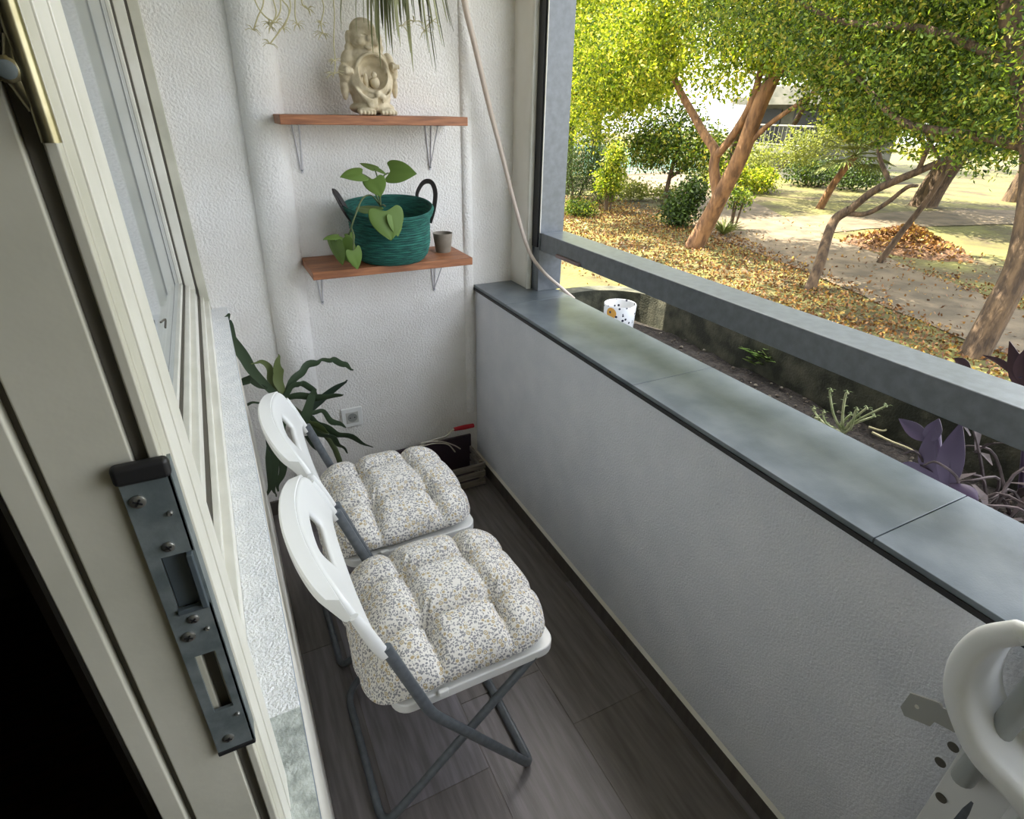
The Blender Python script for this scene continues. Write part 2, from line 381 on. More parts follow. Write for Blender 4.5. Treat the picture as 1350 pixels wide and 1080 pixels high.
for (x, z, r) in ((-1.0165, 1.386, .0040), (-1.0100, 1.352, .0033), (-1.0100, 1.294, .0033), (-1.0155, 1.281, .0040), (-1.0135, 1.176, .0036), (-1.0040, 1.374, .0016), (-1.0045, 1.283, .0015), (-1.0035, 1.197, .0015)):
    M = Matrix.Translation((x, JY-.0052, z)) @ Matrix.Rotation(PI/2, 4, 'X')
    s = xf(lathe([(r*1.0, -.001), (r, .0004), (r*.7, .0012), (r*.3, .0010)], (0,0,0), 16), M)
    sc = mk('screw' if r > .002 else 'rivet', s, M_screw, lp)
    if r > .002:
        a = random.random()*PI
        mk('slot', join(*[xf(box(-r*.6, r*.6, -r*.12, r*.12, .0008, .0016), M @ Matrix.Rotation(a+b, 4, 'Z')) for b in (0, PI/2)]), M_black, sc, smooth=False)
# tubular bolt on the jamb, top left
bolt = mk('bolt', join(tube([(-1.0023, JY-.005, 1.561), (-1.0023, JY-.005, 2.0)], .0036, 16), xf(lathe([(.0048,-.003),(.0048,.002),(.0035,.003)], (0,0,0), 18), Matrix.Translation((-1.0082, JY-.005, 1.586)) @ Matrix.Rotation(PI/2,4,'X')),
     tube([(-1.0035, JY-.004, 1.573), (-1.0075, JY-.004, 1.584), (-1.0035, JY-.004, 1.597)], .0035, 10)), M_bolt, dj)
mk('screw', xf(lathe([(.0033,.0025),(.0033,.0036),(.002,.004)], (0,0,0), 16), Matrix.Translation((-1.0082, JY-.005, 1.586)) @ Matrix.Rotation(PI/2,4,'X')), M_zinc, bolt)
# grey patched plaster at the foot of the ledge, with its small hole
struct(mk('trim_7', join(box(-1.016, -0.973, -1.86, -1.715, 0.930, 0.9352)), mat('bare_mortar', srgb(150,156,152), .85, srgb(196,202,198), 60, bump=.8, bscale=200, bdist=.003), smooth=False), 'grey unpainted patch at the ledge end')
mk('hole', box(-1.012, -1.006, -1.775, -1.745, .9353, .9358), M_black, bpy.data.objects['trim_7'], smooth=False)
struct(mk('trim_8', box(-0.9745, -0.9725, -1.86, -0.0, 0.915, 0.929), mat('blue_metal', srgb(150,164,186), .3, metal=.6), smooth=False), 'thin metal drip edge below the ledge')

# room behind the door opening, its unlit darkness put into the wall colour
M_dark = mat('room_shade', srgb(52,46,42), .9)
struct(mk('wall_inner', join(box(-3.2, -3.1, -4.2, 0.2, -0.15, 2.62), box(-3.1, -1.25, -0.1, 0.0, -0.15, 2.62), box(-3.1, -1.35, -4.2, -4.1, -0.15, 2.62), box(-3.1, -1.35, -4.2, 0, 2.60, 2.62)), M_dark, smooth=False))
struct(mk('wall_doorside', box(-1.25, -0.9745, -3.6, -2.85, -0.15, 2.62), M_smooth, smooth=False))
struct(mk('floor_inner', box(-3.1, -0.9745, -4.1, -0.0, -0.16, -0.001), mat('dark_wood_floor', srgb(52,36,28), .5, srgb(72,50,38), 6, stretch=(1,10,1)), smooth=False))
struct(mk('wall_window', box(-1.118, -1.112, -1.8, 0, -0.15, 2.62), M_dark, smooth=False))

# =============================================================== SHELVES
def shelf(name, x0, x1, d, zt_, label, bx):
    th = .027
    e = empty(name, ((x0+x1)/2, 0, zt_-th), label, 'shelf')
    mk('board', box(x0, x1, -d, -0.002, zt_-th, zt_), M_wood, e, bev=.002)
    for x in bx:
        P = [tube([(x-.012,-.003,zt_-th-.002),(x-.002,-.003,zt_-th-.155)], .0024, 8), tube([(x+.012,-.003,zt_-th-.002),(x+.002,-.003,zt_-th-.155)], .0024, 8), box(x-.012, x+.012, -d*.72, -.001, zt_-th-.003, zt_-th-.0005)]
        br = mk('bracket', join(*P, tube([(x,-.004,zt_-th-.145),(x-.006,-d*.6,zt_-th-.003)], .0022, 8)), M_bracket, e)
        mk('screw', xf(lathe([(.004,0),(.004,.002),(.002,.003)], (0,0,0), 10), Matrix.Translation((x,-.004,zt_-th-.145)) @ Matrix.Rotation(PI/2,4,'X')), M_zinc, br)
    return e
S1, S2 = 1.553, 1.086
shelf('wall_shelf', -.715, -.105, .20, S1, 'upper reddish-brown wooden wall shelf carrying the stone figure', (-.645, -.18))
shelf('wall_shelf', -.692, -.112, .24, S2, 'lower reddish-brown wooden wall shelf carrying the teal basket', (-.640, -.187))

# small grey cup
cupc = (-.178, -.105, S2)
tag(mk('cup', lathe([(.001,0),(.028,0),(.029,.002),(.038,.071),(.036,.071),(.027,.006),(.001,.005)], cupc, 32), M_graycup), 'small empty grey clay pot on the right end of the lower shelf', 'flower pot')

# teal basket
bc = (-.392, -.150, S2)
bk = empty('basket', bc, 'teal coiled rope basket with dark handles on the lower shelf', 'basket')
prof = [(.001, 0), (.108, 0)]
n = 20
for i in range(n*2+1):
    t = i/(n*2); z = .003 + .166*t
    r = np.interp(t, [0,.12,.35,.62,.8,.9,1], [.112,.128,.139,.140,.141,.152,.158])
    prof.append((r + (.0022 if i % 2 else -.0012), z))
prof += [(.153, .172), (.148,.169)]
for i in range(10): t = i/9; prof.append((np.interp(t,[0,.3,1],[.146,.134,.12]), .166-.13*t))
prof += [(.001, .036)]
bo = mk('body', lathe(prof, bc, 56), M_basket, bk)
for v in bo.data.vertices:
    a = math.atan2(v.co.y, v.co.x); v.co.z += .004*math.sin(a*2+1.0)*max(0, v.co.z/.17)**2 + .034*(v.co.y+.15)/.3*(v.co.z/.17)**2
mk('soil', lathe([(.001,.10),(.128,.10),(.128,.104),(.06,.108),(.001,.11)], bc, 24), M_soil, bk)
def strap(p, side):
    return ribbon(smooth_path(p, 8), [.014,.016,.016,.014], side=side, fold=.02, thick=.005)
mk('handle', strap([at(466,297,1,-.16), at(455,282,1,-.17), at(444,262,1,-.18), at(439,252,1,-.17), at(446,258,1,-.15), at(459,280,1,-.14), at(464,292,1,-.145)], (0,-1,0)), M_leather, bk)
mk('handle', strap([at(551,266,1,-.07), at(550,255,1,-.07), at(556,243,1,-.08), at(563,239,1,-.10), at(570,242,1,-.12), at(574,255,1,-.14), at(572,275,1,-.16), at(567,294,1,-.17)], (.3,-1,0)), M_leather, bk)

# heart-leaved plant growing in the basket
hl = empty('heart_leaf_plant', (bc[0], bc[1], S2+.105), 'trailing plant with green heart shaped leaves growing in the teal basket', 'houseplant')
def heart(base, tip, nrm, wd, curl=.25):
    b, t, n_ = Vector(base), Vector(tip), Vector(nrm).normalized(); ax = t-b; L = ax.length; ax.normalize()
    s = ax.cross(n_).normalized(); n_ = s.cross(ax)
    prof = [(-.18,.30,.50),(-.08,.13,.5),(.12,.10,.52),(.32,.06,.50),(.52,.03,.42),(.7,.0,.30),(.86,0,.15),(1,0,.0)]
    V, F = [], []
    for j, (u, _, h) in enumerate(prof):
        for k in range(-4, 5):
            q = k/4
            uu = u if abs(q) > .01 or j > 1 else (.0 if j == 0 else .03)
            if j == 0: uu = [.02,-.0,-.12,-.16,-.13][abs(k)] if abs(k) < 5 else u; h_ = [.0,.12,.26,.36,.40][abs(k)]; x = math.copysign(h_, q) if k else 0
            else: x = q*h
            z = -curl*(x*x)*1.2 - curl*.5*uu*uu + .03*math.sin(k*1.7+j)*.3 + abs(x)*.12
            V.append(b + ax*L*uu + s*wd*x + n_*L*z)
    for j in range(len(prof)-1):
        for k in range(8): i = j*9+k; F.append((i, i+1, i+10, i+9))
    return V, F
def leafobj(parent, base, tip, nrm, wd, curl=.25, m_=None):
    o = mk('leaf', heart(base, tip, nrm, wd, curl), m_ or M_pothos, parent)
    s = o.modifiers.new('t', 'SOLIDIFY'); s.thickness = .0012
    s2 = o.modifiers.new('s', 'SUBSURF'); s2.levels = s2.render_levels = 1
    return o
A = lambda x, y, d=-.15: at(x, y, 1, d)
crown = A(502, 272, -.16)
for st in ([crown, A(500,258,-.17), A(492,240,-.18), A(484,233,-.19), A(476,229,-.2)], [crown, A(500,245,-.16), A(497,232,-.15), A(494,223,-.14)], [A(499,248,-.17), A(506,232,-.15), A(512,228,-.14)],
           [crown, A(498,262,-.2), A(494,254,-.22)], [crown, A(505,270,-.26), A(508,272,-.30)], [crown, A(490,258,-.2), A(478,262,-.25), A(468,285,-.3), A(463,300,-.3), A(458,316,-.28)], [A(463,300,-.3), A(466,310,-.31), A(466,330,-.31)]):
    mk('stem', tube(smooth_path(st, 5), .0026, 6), M_stem, hl)
leafobj(hl, A(478,229,-.2), A(449,230,-.22), (0.1,-.6,.8), .062, .3)
leafobj(hl, A(494,222,-.13), A(474,213,-.10), (0,-.25,1), .05, .2)
leafobj(hl, A(495,222,-.13), A(510,229,-.16), (0.1,-.3,1), .03, .2)
leafobj(hl, A(514,226,-.15), A(549,227,-.20), (0,-.8,.55), .088, .2)
leafobj(hl, A(492,236,-.20), A(502,258,-.25), (-.1,-.9,.4), .075, .2)
leafobj(hl, A(508,278,-.31), A(517,317,-.34), (0,-.95,.35), .115, .25)
leafobj(hl, A(520,285,-.31), A(527,312,-.325), (.5,-.85,.2), .07, .25)
leafobj(hl, A(492,278,-.2), A(470,270,-.12), (0,-.3,1), .085, .15)
leafobj(hl, A(447,311,-.28), A(426,312,-.30), (0,-.3,.9), .04, .4)
leafobj(hl, A(460,308,-.28), A(467,316,-.30), (.2,-.6,.6), .035, .3)
leafobj(hl, A(449,318,-.29), A(466,352,-.28), (-.5,-.8,.3), .075, .35)
leafobj(hl, A(441,318,-.29), A(448,352,-.28), (-.9,-.5,.2), .08, .3)
leafobj(hl, A(466,330,-.30), A(474,356,-.30), (.3,-.9,.3), .06, .3)
mk('stem', tube(smooth_path([A(458,316,-.28), A(449,314,-.285), A(443,318,-.29)], 4), .0022, 6), M_stem, hl)

# =============================================================== STONE FIGURE
fx, fy, fz = -.410, -.112, S1
def E(cx, cy, cz, rx, ry, rz, M=None): return ball((fx+cx, fy+cy, fz+cz), (rx, ry, rz), 20, 14, M)
solid = [E(0,0,.055,.064,.052,.05), E(-.004,0,.10,.078,.060,.067), E(-.004,.004,.145,.070,.050,.05), E(-.002,.006,.178,.050,.036,.026),
  E(-.008,-.006,.214,.048,.042,.036), E(-.010,.000,.236,.041,.039,.034),                     # head
  E(-.057,0,.212,.010,.014,.022), E(.040,0,.212,.010,.014,.022), E(-.060,-.002,.188,.012,.012,.013), E(.044,-.002,.190,.009,.010,.012),
  E(-.030,-.037,.204,.017,.012,.012), E(.015,-.038,.204,.017,.012,.012), E(-.008,-.049,.211,.008,.008,.008), E(-.005,-.036,.190,.014,.009,.008), E(-.005,-.030,.240,.026,.012,.012),
  E(-.062,.0,.150,.026,.028,.034), E(.064,.0,.150,.020,.026,.030), E(-.082,-.012,.118,.020,.022,.028), E(.078,-.010,.125,.014,.018,.024),
  E(-.078,-.034,.124,.015,.011,.013), E(.072,-.030,.140,.011,.009,.014),
  E(-.086,-.004,.082,.013,.015,.040), E(.082,0,.085,.010,.014,.034),
  E(0,0,.022,.075,.055,.022), E(-.034,-.046,.012,.030,.022,.012), E(.036,-.046,.012,.030,.022,.012),
  E(-.015,.0,.165,.052,.044,.016)]
for s in (-1, 1):
    for k in range(5):
        solid.append(E(s*.036+(k-2)*.0115, -.066+.002*abs(k-2), .008, .0056, .010, .0075))
    for k in range(4):
        solid.append(E(s*.076+(k-1.5)*.0065, -.043, .124+(.016 if s > 0 else 0), .0034, .0045, .009))
# robe folds, draped cords round belly and skirts
for j in range(5):
    a0 = .035+.010*j
    solid.append(tube(smooth_path([(fx-.064+j*.004, fy-.020, fz+.100-j*.006), (fx-.052+j*.005, fy-.047, fz+.066-j*.006), (fx-.020, fy-.058, fz+.046-j*.005), (fx+.002, fy-.056, fz+.050-j*.006)], 4), .0042, 8))
    if j < 3: solid.append(tube(smooth_path([(fx+.064-j*.004, fy-.020, fz+.096-j*.008), (fx+.050-j*.004, fy-.046, fz+.066-j*.006), (fx+.018, fy-.058, fz+.050-j*.006)], 4), .0042, 8))
solid.append(tube([(fx+.000+.053*math.cos(a*PI/16), fy-.052+.020*abs(math.cos(a*PI/16))**2, fz+.120+.053*math.sin(a*PI/16)) for a in range(33)], .0055, 8))
solid.append(ball((fx+.005, fy-.058, fz+.062), (.010,.008,.010), 12, 8)); solid.append(ball((fx+.018, fy-.058, fz+.056), (.012,.008,.009), 12, 8))
tmp = mk('figurine', join(*solid), M_stone)
r_ = tmp.modifiers.new('r', 'REMESH'); r_.mode = 'VOXEL'; r_.voxel_size = .0026; r_.use_smooth_shade = True
s_ = tmp.modifiers.new('sm', 'SMOOTH'); s_.iterations = 3; s_.factor = .5
cut = mk('cutter', join(ball((fx+.000, fy-.052, fz+.120), (.049,.052,.049), 24, 16), ball((fx-.024, fy-.047, fz+.221), (.010,.007,.0036), 10, 8), ball((fx+.008, fy-.047, fz+.221), (.010,.007,.0036), 10, 8), ball((fx-.008, fy-.050, fz+.194), (.015,.010,.0055), 12, 8)), M_stone)
bo_ = tmp.modifiers.new('bo', 'BOOLEAN'); bo_.operation = 'DIFFERENCE'; bo_.object = cut; bo_.solver = 'EXACT'; bo_.use_self = True
me = bake(tmp)
bpy.data.objects.remove(tmp, do_unlink=True); bpy.data.objects.remove(cut, do_unlink=True)
for v in me.vertices: v.co -= Vector((fx, fy, fz))
me.polygons.foreach_set('use_smooth', [True]*len(me.polygons))
if not me.materials: me.materials.append(M_stone)
fg = bpy.data.objects.new('figurine', me); fg.location = (fx, fy, fz); col.objects.link(fg)
fg.rotation_euler.z = .05
tag(fg, 'pale stone laughing figure with a hollow belly on the upper shelf', 'statue')
bird = mk('bird_carving', join(ball((fx+.008, fy-.026, fz+.094), (.016,.014,.018)), ball((fx+.004, fy-.034, fz+.115), (.009,.010,.009)), ball((fx-.020, fy-.022, fz+.098), (.008,.008,.022)), ball((fx-.032, fy-.018, fz+.096), (.006,.006,.014))), M_stone, fg)

# =============================================================== SOCKET
sk = empty('wall_socket', (-.586, 0, .397), 'white square power socket on the back wall under the shelves', 'socket')
mk('cover_plate', join(box(-.630,-.542,-.010,-.0005,.353,.441)), M_white_pl, sk, bev=.003, seg=3)
mk('insert', join(box(-.612,-.560,-.0125,-.0095,.371,.423)), mat('socket_grey', srgb(190,190,184), .4), sk, bev=.001)
mk('recess', xf(lathe([(.0205,0),(.0205,.0006),(.018,.0004),(.001,.0003)], (0,0,0), 28), Matrix.Translation((-.586,-.0126,.397)) @ Matrix.Rotation(PI/2,4,'X')), mat('socket_recess', srgb(140,142,138), .5), sk)
for s in (-1, 1):
    mk('pin_hole', xf(lathe([(.0028,0),(.0028,.0006)], (0,0,0), 12), Matrix.Translation((-.586+s*.0095,-.0131,.397)) @ Matrix.Rotation(PI/2,4,'X')), M_black, sk)

# =============================================================== FOLDING CHAIRS
def make_chair():
    root = empty('folding_chair', (-.62, -1.215, 0))
    y0, y1 = -1.445, -.985
    # backrest shell
    nu, nv = 28, 10; V, F = [], []
    for j in range(nv+1):
        for i in range(nu+1):
            u = i/nu; q = 2*u-1
            zb_ = .660 + .028*(1-abs(q)**4)
            zt_ = .800 + .030*(1-abs(q)**2.2)
            if abs(q) > .9: zt_ -= .03*((abs(q)-.9)/.1)**2
            v = j/nv; z = zb_+(zt_-zb_)*v
            x = -.822 - (z-.635)*.34 - (.004+.028*v)*(1-q*q)
            V.append((x, y0+.005+(y1-y0-.01)*u, z))
    hx0, hx1, hy0, hy1 = 10, 19, 4, 7
    for j in range(nv):
        for i in range(nu):
            if hx0 <= i < hx1 and hy0 <= j < hy1: continue
            k = j*(nu+1)+i; F.append((k, k+1, k+nu+2, k+nu+1))
    br = mk('backrest', (V, F), M_white_pl, root)
    s = br.modifiers.new('t', 'SOLIDIFY'); s.thickness = .015; s.offset = 0
    b = br.modifiers.new('b', 'SUBSURF'); b.levels = b.render_levels = 1
    # rolled top rim
    rim = []
    for i in range(nu+1):
        q = 2*i/nu-1; z = .800+.030*(1-abs(q)**2.2) - (.03*((abs(q)-.9)/.1)**2 if abs(q) > .9 else 0)
        rim.append((-.822-(z-.635)*.34-.032*(1-q*q)-.008, y0+(y1-y0)*i/nu, z-.004))
    V, F = [], []; sec = [(.011,.002),(.009,.006),(-.020,.008),(-.024,.004),(-.022,-.020),(-.016,-.024),(-.004,-.022)]; ns = len(sec)
    for i, p in enumerate(rim):
        q = 2*i/nu-1
        k_ = 1-.55*abs(q)**10
        for dx, dz in sec: V.append((p[0]+dx*k_, p[1]+dx*.35*q, p[2]+dz*k_))
    for i in range(nu):
        for k in range(ns): F.append((i*ns+k, i*ns+(k+1)%ns, (i+1)*ns+(k+1)%ns, (i+1)*ns+k))
    F.append(tuple(range(ns-1,-1,-1))); F.append(tuple(nu*ns+k for k in range(ns)))
    mk('backrest_rim', (V, F), M_white_pl, root, bev=.002)
    for yy in (y0, y1):
        mk('arm', tube(smooth_path([(-.866,yy,.765),(-.851,yy,.725),(-.836,yy,.680),(-.820,yy,.638)], 5), [.0065,.0085,.009,.0085], 16, flat=1.45, up=(0,1,0)), M_white_pl, root)
    # front frame: one bent tube from the backrest down to the front foot bar
    path = [(-.818,y0,.66), (-.737,y0,.405), (-.474,y0,.013), (-.474,y1,.013), (-.737,y1,.405), (-.818,y1,.66)]
    mk('front_leg', tube(bend_path(path, .035, 6), .0085, 12, flat=1.5, up=(0,1,0)), M_steel, root)
    a, b_ = y0+.028, y1-.028
    path = [(-.465,a,.415), (-.872,a,.013), (-.872,b_,.013), (-.465,b_,.415)]
    mk('rear_leg', tube(bend_path(path, .05, 8), .0105, 12), M_steel, root)
    # seat
    def plate_(x0,x1,ya,yb,z0,z1,r=.04):
        pts = []
        for cx, cy, a0 in ((x1-r,yb-r,0),(x0+r,yb-r,PI/2),(x0+r,ya+r,PI),(x1-r,ya+r,1.5*PI)):
            for k in range(7): t = a0+PI/2*k/6; pts.append((cx+r*math.cos(t), cy+r*math.sin(t)))
        n_ = len(pts); Vv = [(x,y,z0) for x,y in pts]+[(x,y,z1) for x,y in pts]
        Ff = [tuple(range(n_-1,-1,-1)), tuple(range(n_,2*n_))]+[(i,(i+1)%n_,n_+(i+1)%n_,n_+i) for i in range(n_)]
        return Vv, Ff
    mk('seat', plate_(-.812,-.408,y0+.018,y1-.018,.408,.436), M_white_pl, root, bev=.004, seg=3)
    mk('bracket', join(box(-.715,-.690,y0+.010,y0+.022,.430,.446)), M_white_pl, root, bev=.004)
    mk('bracket', join(box(-.715,-.690,y1-.022,y1-.010,.430,.446)), M_white_pl, root, bev=.004)
    mk('foot_cap', tube([(-.474,y0+.02,.010),(-.474,y0+.07,.010)], .0100, 10), M_black, root)
    mk('foot_cap', tube([(-.872,y0+.09,.009),(-.872,y0+.13,.009)], .0090, 10), M_black, root)
    return root
# printed cotton
def cotton():
    M = bpy.data.materials.new('printed_cotton'); M.use_nodes = True; nt = M.node_tree; L = nt.links.new
    p = nt.nodes['Principled BSDF']; p.inputs['Roughness'].default_value = .85; p.inputs['Specular IOR Level'].default_value = .15
    tc = nt.nodes.new('ShaderNodeTexCoord')
    wn_ = nt.nodes.new('ShaderNodeTexNoise'); wn_.inputs['Scale'].default_value = 60
    L(tc.outputs['Object'], wn_.inputs['Vector'])
    wr = nt.nodes.new('ShaderNodeMixRGB'); wr.blend_type = 'ADD'; wr.inputs[0].default_value = .006
    L(tc.outputs['Object'], wr.inputs[1]); L(wn_.outputs['Color'], wr.inputs[2])
    base = (0.86, 0.835, 0.79, 1); cur = None
    def vor(scale, off, thr, colr, prev, lo=None, stretch=(1,1,1), rot=0, prob=None):
        mp = nt.nodes.new('ShaderNodeMapping'); mp.inputs['Location'].default_value = off; mp.inputs['Scale'].default_value = stretch; mp.inputs['Rotation'].default_value = (0,0,rot)
        L(wr.outputs[0], mp.inputs[0])
        v = nt.nodes.new('ShaderNodeTexVoronoi'); v.inputs['Scale'].default_value = scale; v.inputs['Randomness'].default_value = .8
        L(mp.outputs[0], v.inputs['Vector'])
        r = nt.nodes.new('ShaderNodeValToRGB'); r.color_ramp.interpolation = 'CONSTANT'; e = r.color_ramp.elements
        e[0].position = 0; e[0].color = (1,1,1,1) if lo is None else (0,0,0,1)
        e[1].position = thr; e[1].color = (0,0,0,1)
        if lo is not None: x = e.new(lo); x.color = (1,1,1,1)
        L(v.outputs['Distance'], r.inputs[0]); f = r.outputs[0]
        if prob is not None:
            sp = nt.nodes.new('ShaderNodeSeparateColor'); L(v.outputs['Color'], sp.inputs[0])
            g = nt.nodes.new('ShaderNodeMath'); g.operation = 'LESS_THAN'; g.inputs[1].default_value = prob; L(sp.outputs[0], g.inputs[0])
            mu = nt.nodes.new('ShaderNodeMath'); mu.operation = 'MULTIPLY'; L(f, mu.inputs[0]); L(g.outputs[0], mu.inputs[1]); f = mu.outputs[0]
        mx = nt.nodes.new('ShaderNodeMixRGB'); mx.inputs[2].default_value = colr; L(f, mx.inputs[0])
        if prev is None: mx.inputs[1].default_value = base
        else: L(prev, mx.inputs[1])
        return mx.outputs[0]
    cur = vor(120, (.3,.1,0), .38, srgb(150,150,153), None, stretch=(1,1.9,1), rot=.6)
    cur = vor(120, (.7,.4,.2), .36, srgb(158,158,161), cur, stretch=(2.0,1,1), rot=.25)
    cur = vor(76, (.1,.8,.5), .46, srgb(232,228,218), cur, prob=.5)
    cur = vor(76, (.1,.8,.5), .36, srgb(190,172,136), cur, lo=.20, prob=.5)
    cur = vor(76, (.1,.8,.5), .10, srgb(160,146,120), cur, prob=.5)
    L(cur, p.inputs['Base Color'])
    n = nt.nodes.new('ShaderNodeTexNoise'); n.inputs['Scale'].default_value = 900; L(tc.outputs['Object'], n.inputs['Vector'])
    b = nt.nodes.new('ShaderNodeBump'); b.inputs['Strength'].default_value = .1; b.inputs['Distance'].default_value = .001
    L(n.outputs[0], b.inputs['Height']); L(b.outputs[0], p.inputs['Normal'])
    return M
M_cotton = cotton()
def cushion_mesh(seed):
    cx, cy, hx, hy = -.629, -1.212, .232, .218
    N = 96; V, F = [], []; rn = random.Random(seed)
    tu = [(-.29+rn.uniform(-.02,.02), -.36), (-.29, .40+rn.uniform(-.02,.02)), (.46, -.34), (.44+rn.uniform(-.02,.02), .42)]
    def shape(u, v):
        # square disc mapped with rounded corners
        p = 4.6; m_ = max(abs(u), abs(v)); 
        if m_ < 1e-6: return 0, 0, 0
        k = m_/((abs(u)**p+abs(v)**p)**(1/p)); return u*k, v*k, m_
    def seg(px, py, ax, ay, bx, by):
        dx, dy = bx-ax, by-ay; t = max(0, min(1, ((px-ax)*dx+(py-ay)*dy)/(dx*dx+dy*dy)))
        return math.hypot(px-ax-t*dx, py-ay-t*dy), t
    lines = [(tu[0],tu[1]),(tu[1],tu[3]),(tu[3],tu[2]),(tu[2],tu[0])]
    ends = []
    for t in tu:
        sx, sy = (1 if t[0] > 0 else -1), (1 if t[1] > 0 else -1)
        ends.append((t, (sx*1.02, t[1]*1.03+rn.uniform(-.05,.05)))); ends.append((t, (t[0]*1.03+rn.uniform(-.05,.05), sy*1.02)))
    def dep(x, y):
        d = 0
        for t in tu: d = max(d, 1.0*math.exp(-((x-t[0])**2+(y-t[1])**2)/.016))
        for i, (a, b) in enumerate(lines): q, t = seg(x, y, *a, *b); d = max(d, (1.0 if i % 2 == 0 else 1.45)*(.40+.3*abs(2*t-1)**2)*math.exp(-(q/.075)**1.4))
        for i, (a, b) in enumerate(ends):
            q, t = seg(x, y, *a, *b); d = max(d, (.72-.22*t)*math.exp(-(q/(.070))**1.3))
        # small gathers fanning from each tuft
        for t in tu:
            r = math.hypot(x-t[0], y-t[1]); an = math.atan2(y-t[1], x-t[0])
            d += .055*math.exp(-((r-.14)/.09)**2)*math.sin(an*13+seed)
        return min(d, 1.0)
    for side in (1, -1):
        for j in range(N+1):
            for i in range(N+1):
                u, v = 2*i/N-1, 2*j/N-1; x, y, r = shape(u, v)
                e = (1-r**3.6)**.5 if r < 1 else 0
                d = dep(x, y)
                if side > 0:
                    h = .094*e*(1-.82*d) + .002*noise.noise(Vector((x*6, y*6, seed)))*e
                    inset = 0
                else: h = -.022*e
                # outline pinched where the seams reach the edge
                pin = 1 - .045*d*(r**6) + .012*math.sin(7*math.atan2(y, x)+seed)*r**4
                X, Y = cx+hx*x*pin, cy+hy*y*pin
                z = .460+h
                if x < -.55: z -= .055*((-x-.55)/.45)**1.6
                V.append((X, Y, z))
    n1 = (N+1)**2
    for s in (0, 1):
        for j in range(N):
            for i in range(N):
                k = s*n1+j*(N+1)+i; q = (k, k+1, k+N+2, k+N+1); F.append(q if s == 0 else q[::-1])
    bm = bmesh.new(); vv = [bm.verts.new(p) for p in V]
    for f in F: bm.faces.new([vv[i] for i in f])
    bmesh.ops.remove_doubles(bm, verts=bm.verts, dist=.0004)
    V2 = [v.co.copy() for v in bm.verts]; bm.verts.index_update(); F2 = [tuple(v.index for v in f.verts) for f in bm.faces]; bm.free()
    return V2, F2
def make_cushion(seed, dy, dx=0):
    v, f = cushion_mesh(seed)
    root = empty('seat_cushion', (-.626+dx, -1.212+dy, .44))
    o = mk('pad', ([Vector(p)+Vector((dx,dy,0)) for p in v], f), M_cotton, root)
    return root
ch1 = make_chair()
tag(ch1, 'white plastic and grey tube folding chair nearer the viewer, under the nearer cushion', 'chair', 'folding chairs side by side')
ch2 = copy_tree(ch1); ch2.location.y += .492; ch2.location.x += .004
tag(ch2, 'white folding chair farther away, beside the dark leafy plant', 'chair', 'folding chairs side by side')
cu1 = make_cushion(3, 0); tag(cu1, 'tufted floral cushion on the nearer folding chair', 'cushion', 'tufted floral cushions')
cu2 = make_cushion(8, .492, .006); tag(cu2, 'tufted floral cushion on the farther folding chair', 'cushion', 'tufted floral cushions')

# third chair, folded, in the near right corner
X3 = -.10
c3 = empty('folding_chair', (X3, -2.25, 0), 'folded white plastic chair leaning on the parapet in the near right corner', 'chair')
prof3 = [at(1345,812,0,X3), at(1290,824,0,X3), at(1256,858,0,X3), at(1246,900,0,X3), at(1256,945,0,X3), at(1284,1000,0,X3), at(1345,1068,0,X3)]
p3 = smooth_path(prof3 + [(X3,-2.24,.655),(X3,-2.36,.66),(X3,-2.42,.74),(X3,-2.44,.85),(X3,-2.42,.96),(X3,-2.34,1.0),(X3,-2.2,1.01),(X3,-2.10,1.006)], 8)
V, F = [], []; N = len(p3)
for i, p in enumerate(p3):
    p = Vector(p); q = Vector(p3[(i+1)%N])-Vector(p3[i-1]); q.x = 0; q.normalize(); nn = Vector((0, q.z, -q.y))
    c0 = Vector((X3, -2.22, .84)); 
    if (c0-p).dot(nn) < 0: nn = -nn
    sec = [(-.012,.002),(-.018,.010),(-.018,.026),(-.012,.034),(.0,.037),(.045,.038),(.085,.038),(.085,.030),(.04,.028),(0,.010),(-.004,0)]
    for (dx, k) in sec: V.append((p.x+dx, p.y+nn.y*k, p.z+nn.z*k))
ns = len(sec)
for i in range(N):
    for k in range(ns): F.append((i*ns+k, i*ns+(k+1)%ns, ((i+1)%N)*ns+(k+1)%ns, ((i+1)%N)*ns+k))
mk('backrest', (V, F), M_white_pl, c3, sub=1)
mk('front_leg', tube([(-.055,-2.078,.645),(-.055,-2.090,.96)], .020, 16, flat=.8), mat('pale_grey_tube', srgb(168,172,170), .4), c3)
mk('seat', join(box(-.040,-.018,-2.42,-2.055,.30,.80), box(-.044,-.038,-2.15,-2.135,.32,.80), box(-.044,-.038,-2.42,-2.17,.32,.80)), M_white_pl, c3, bev=.004)
for (px, py) in ((1257,985),(1240,1005),(1241,1052)):
    c_ = at(px, py, 0, -.041)
    mk('hole', xf(lathe([(.0085,0),(.0085,.0015)], (0,0,0), 16), Matrix.Translation(c_) @ Matrix.Rotation(-PI/2,4,'Y')), M_gasket, c3)
def tab():
    c_ = [at(1187,932,0,-.07), at(1200,914,0,-.07), at(1238,927,0,-.07), at(1243,934,0,-.07), at(1258,940,0,-.07), at(1258,966,0,-.07), at(1232,952,0,-.07), at(1226,958,0,-.07), at(1192,944,0,-.07)]
    n_ = len(c_); return [Vector(p) for p in c_]+[Vector(p)+Vector((.003,0,0)) for p in c_], [tuple(range(n_)), tuple(range(2*n_-1,n_-1,-1))]+[(i,(i+1)%n_,n_+(i+1)%n_,n_+i) for i in range(n_)]
tb = mk('bracket', tab(), mat('tab_metal', srgb(176,178,172), .35, metal=.4), c3, smooth=False)
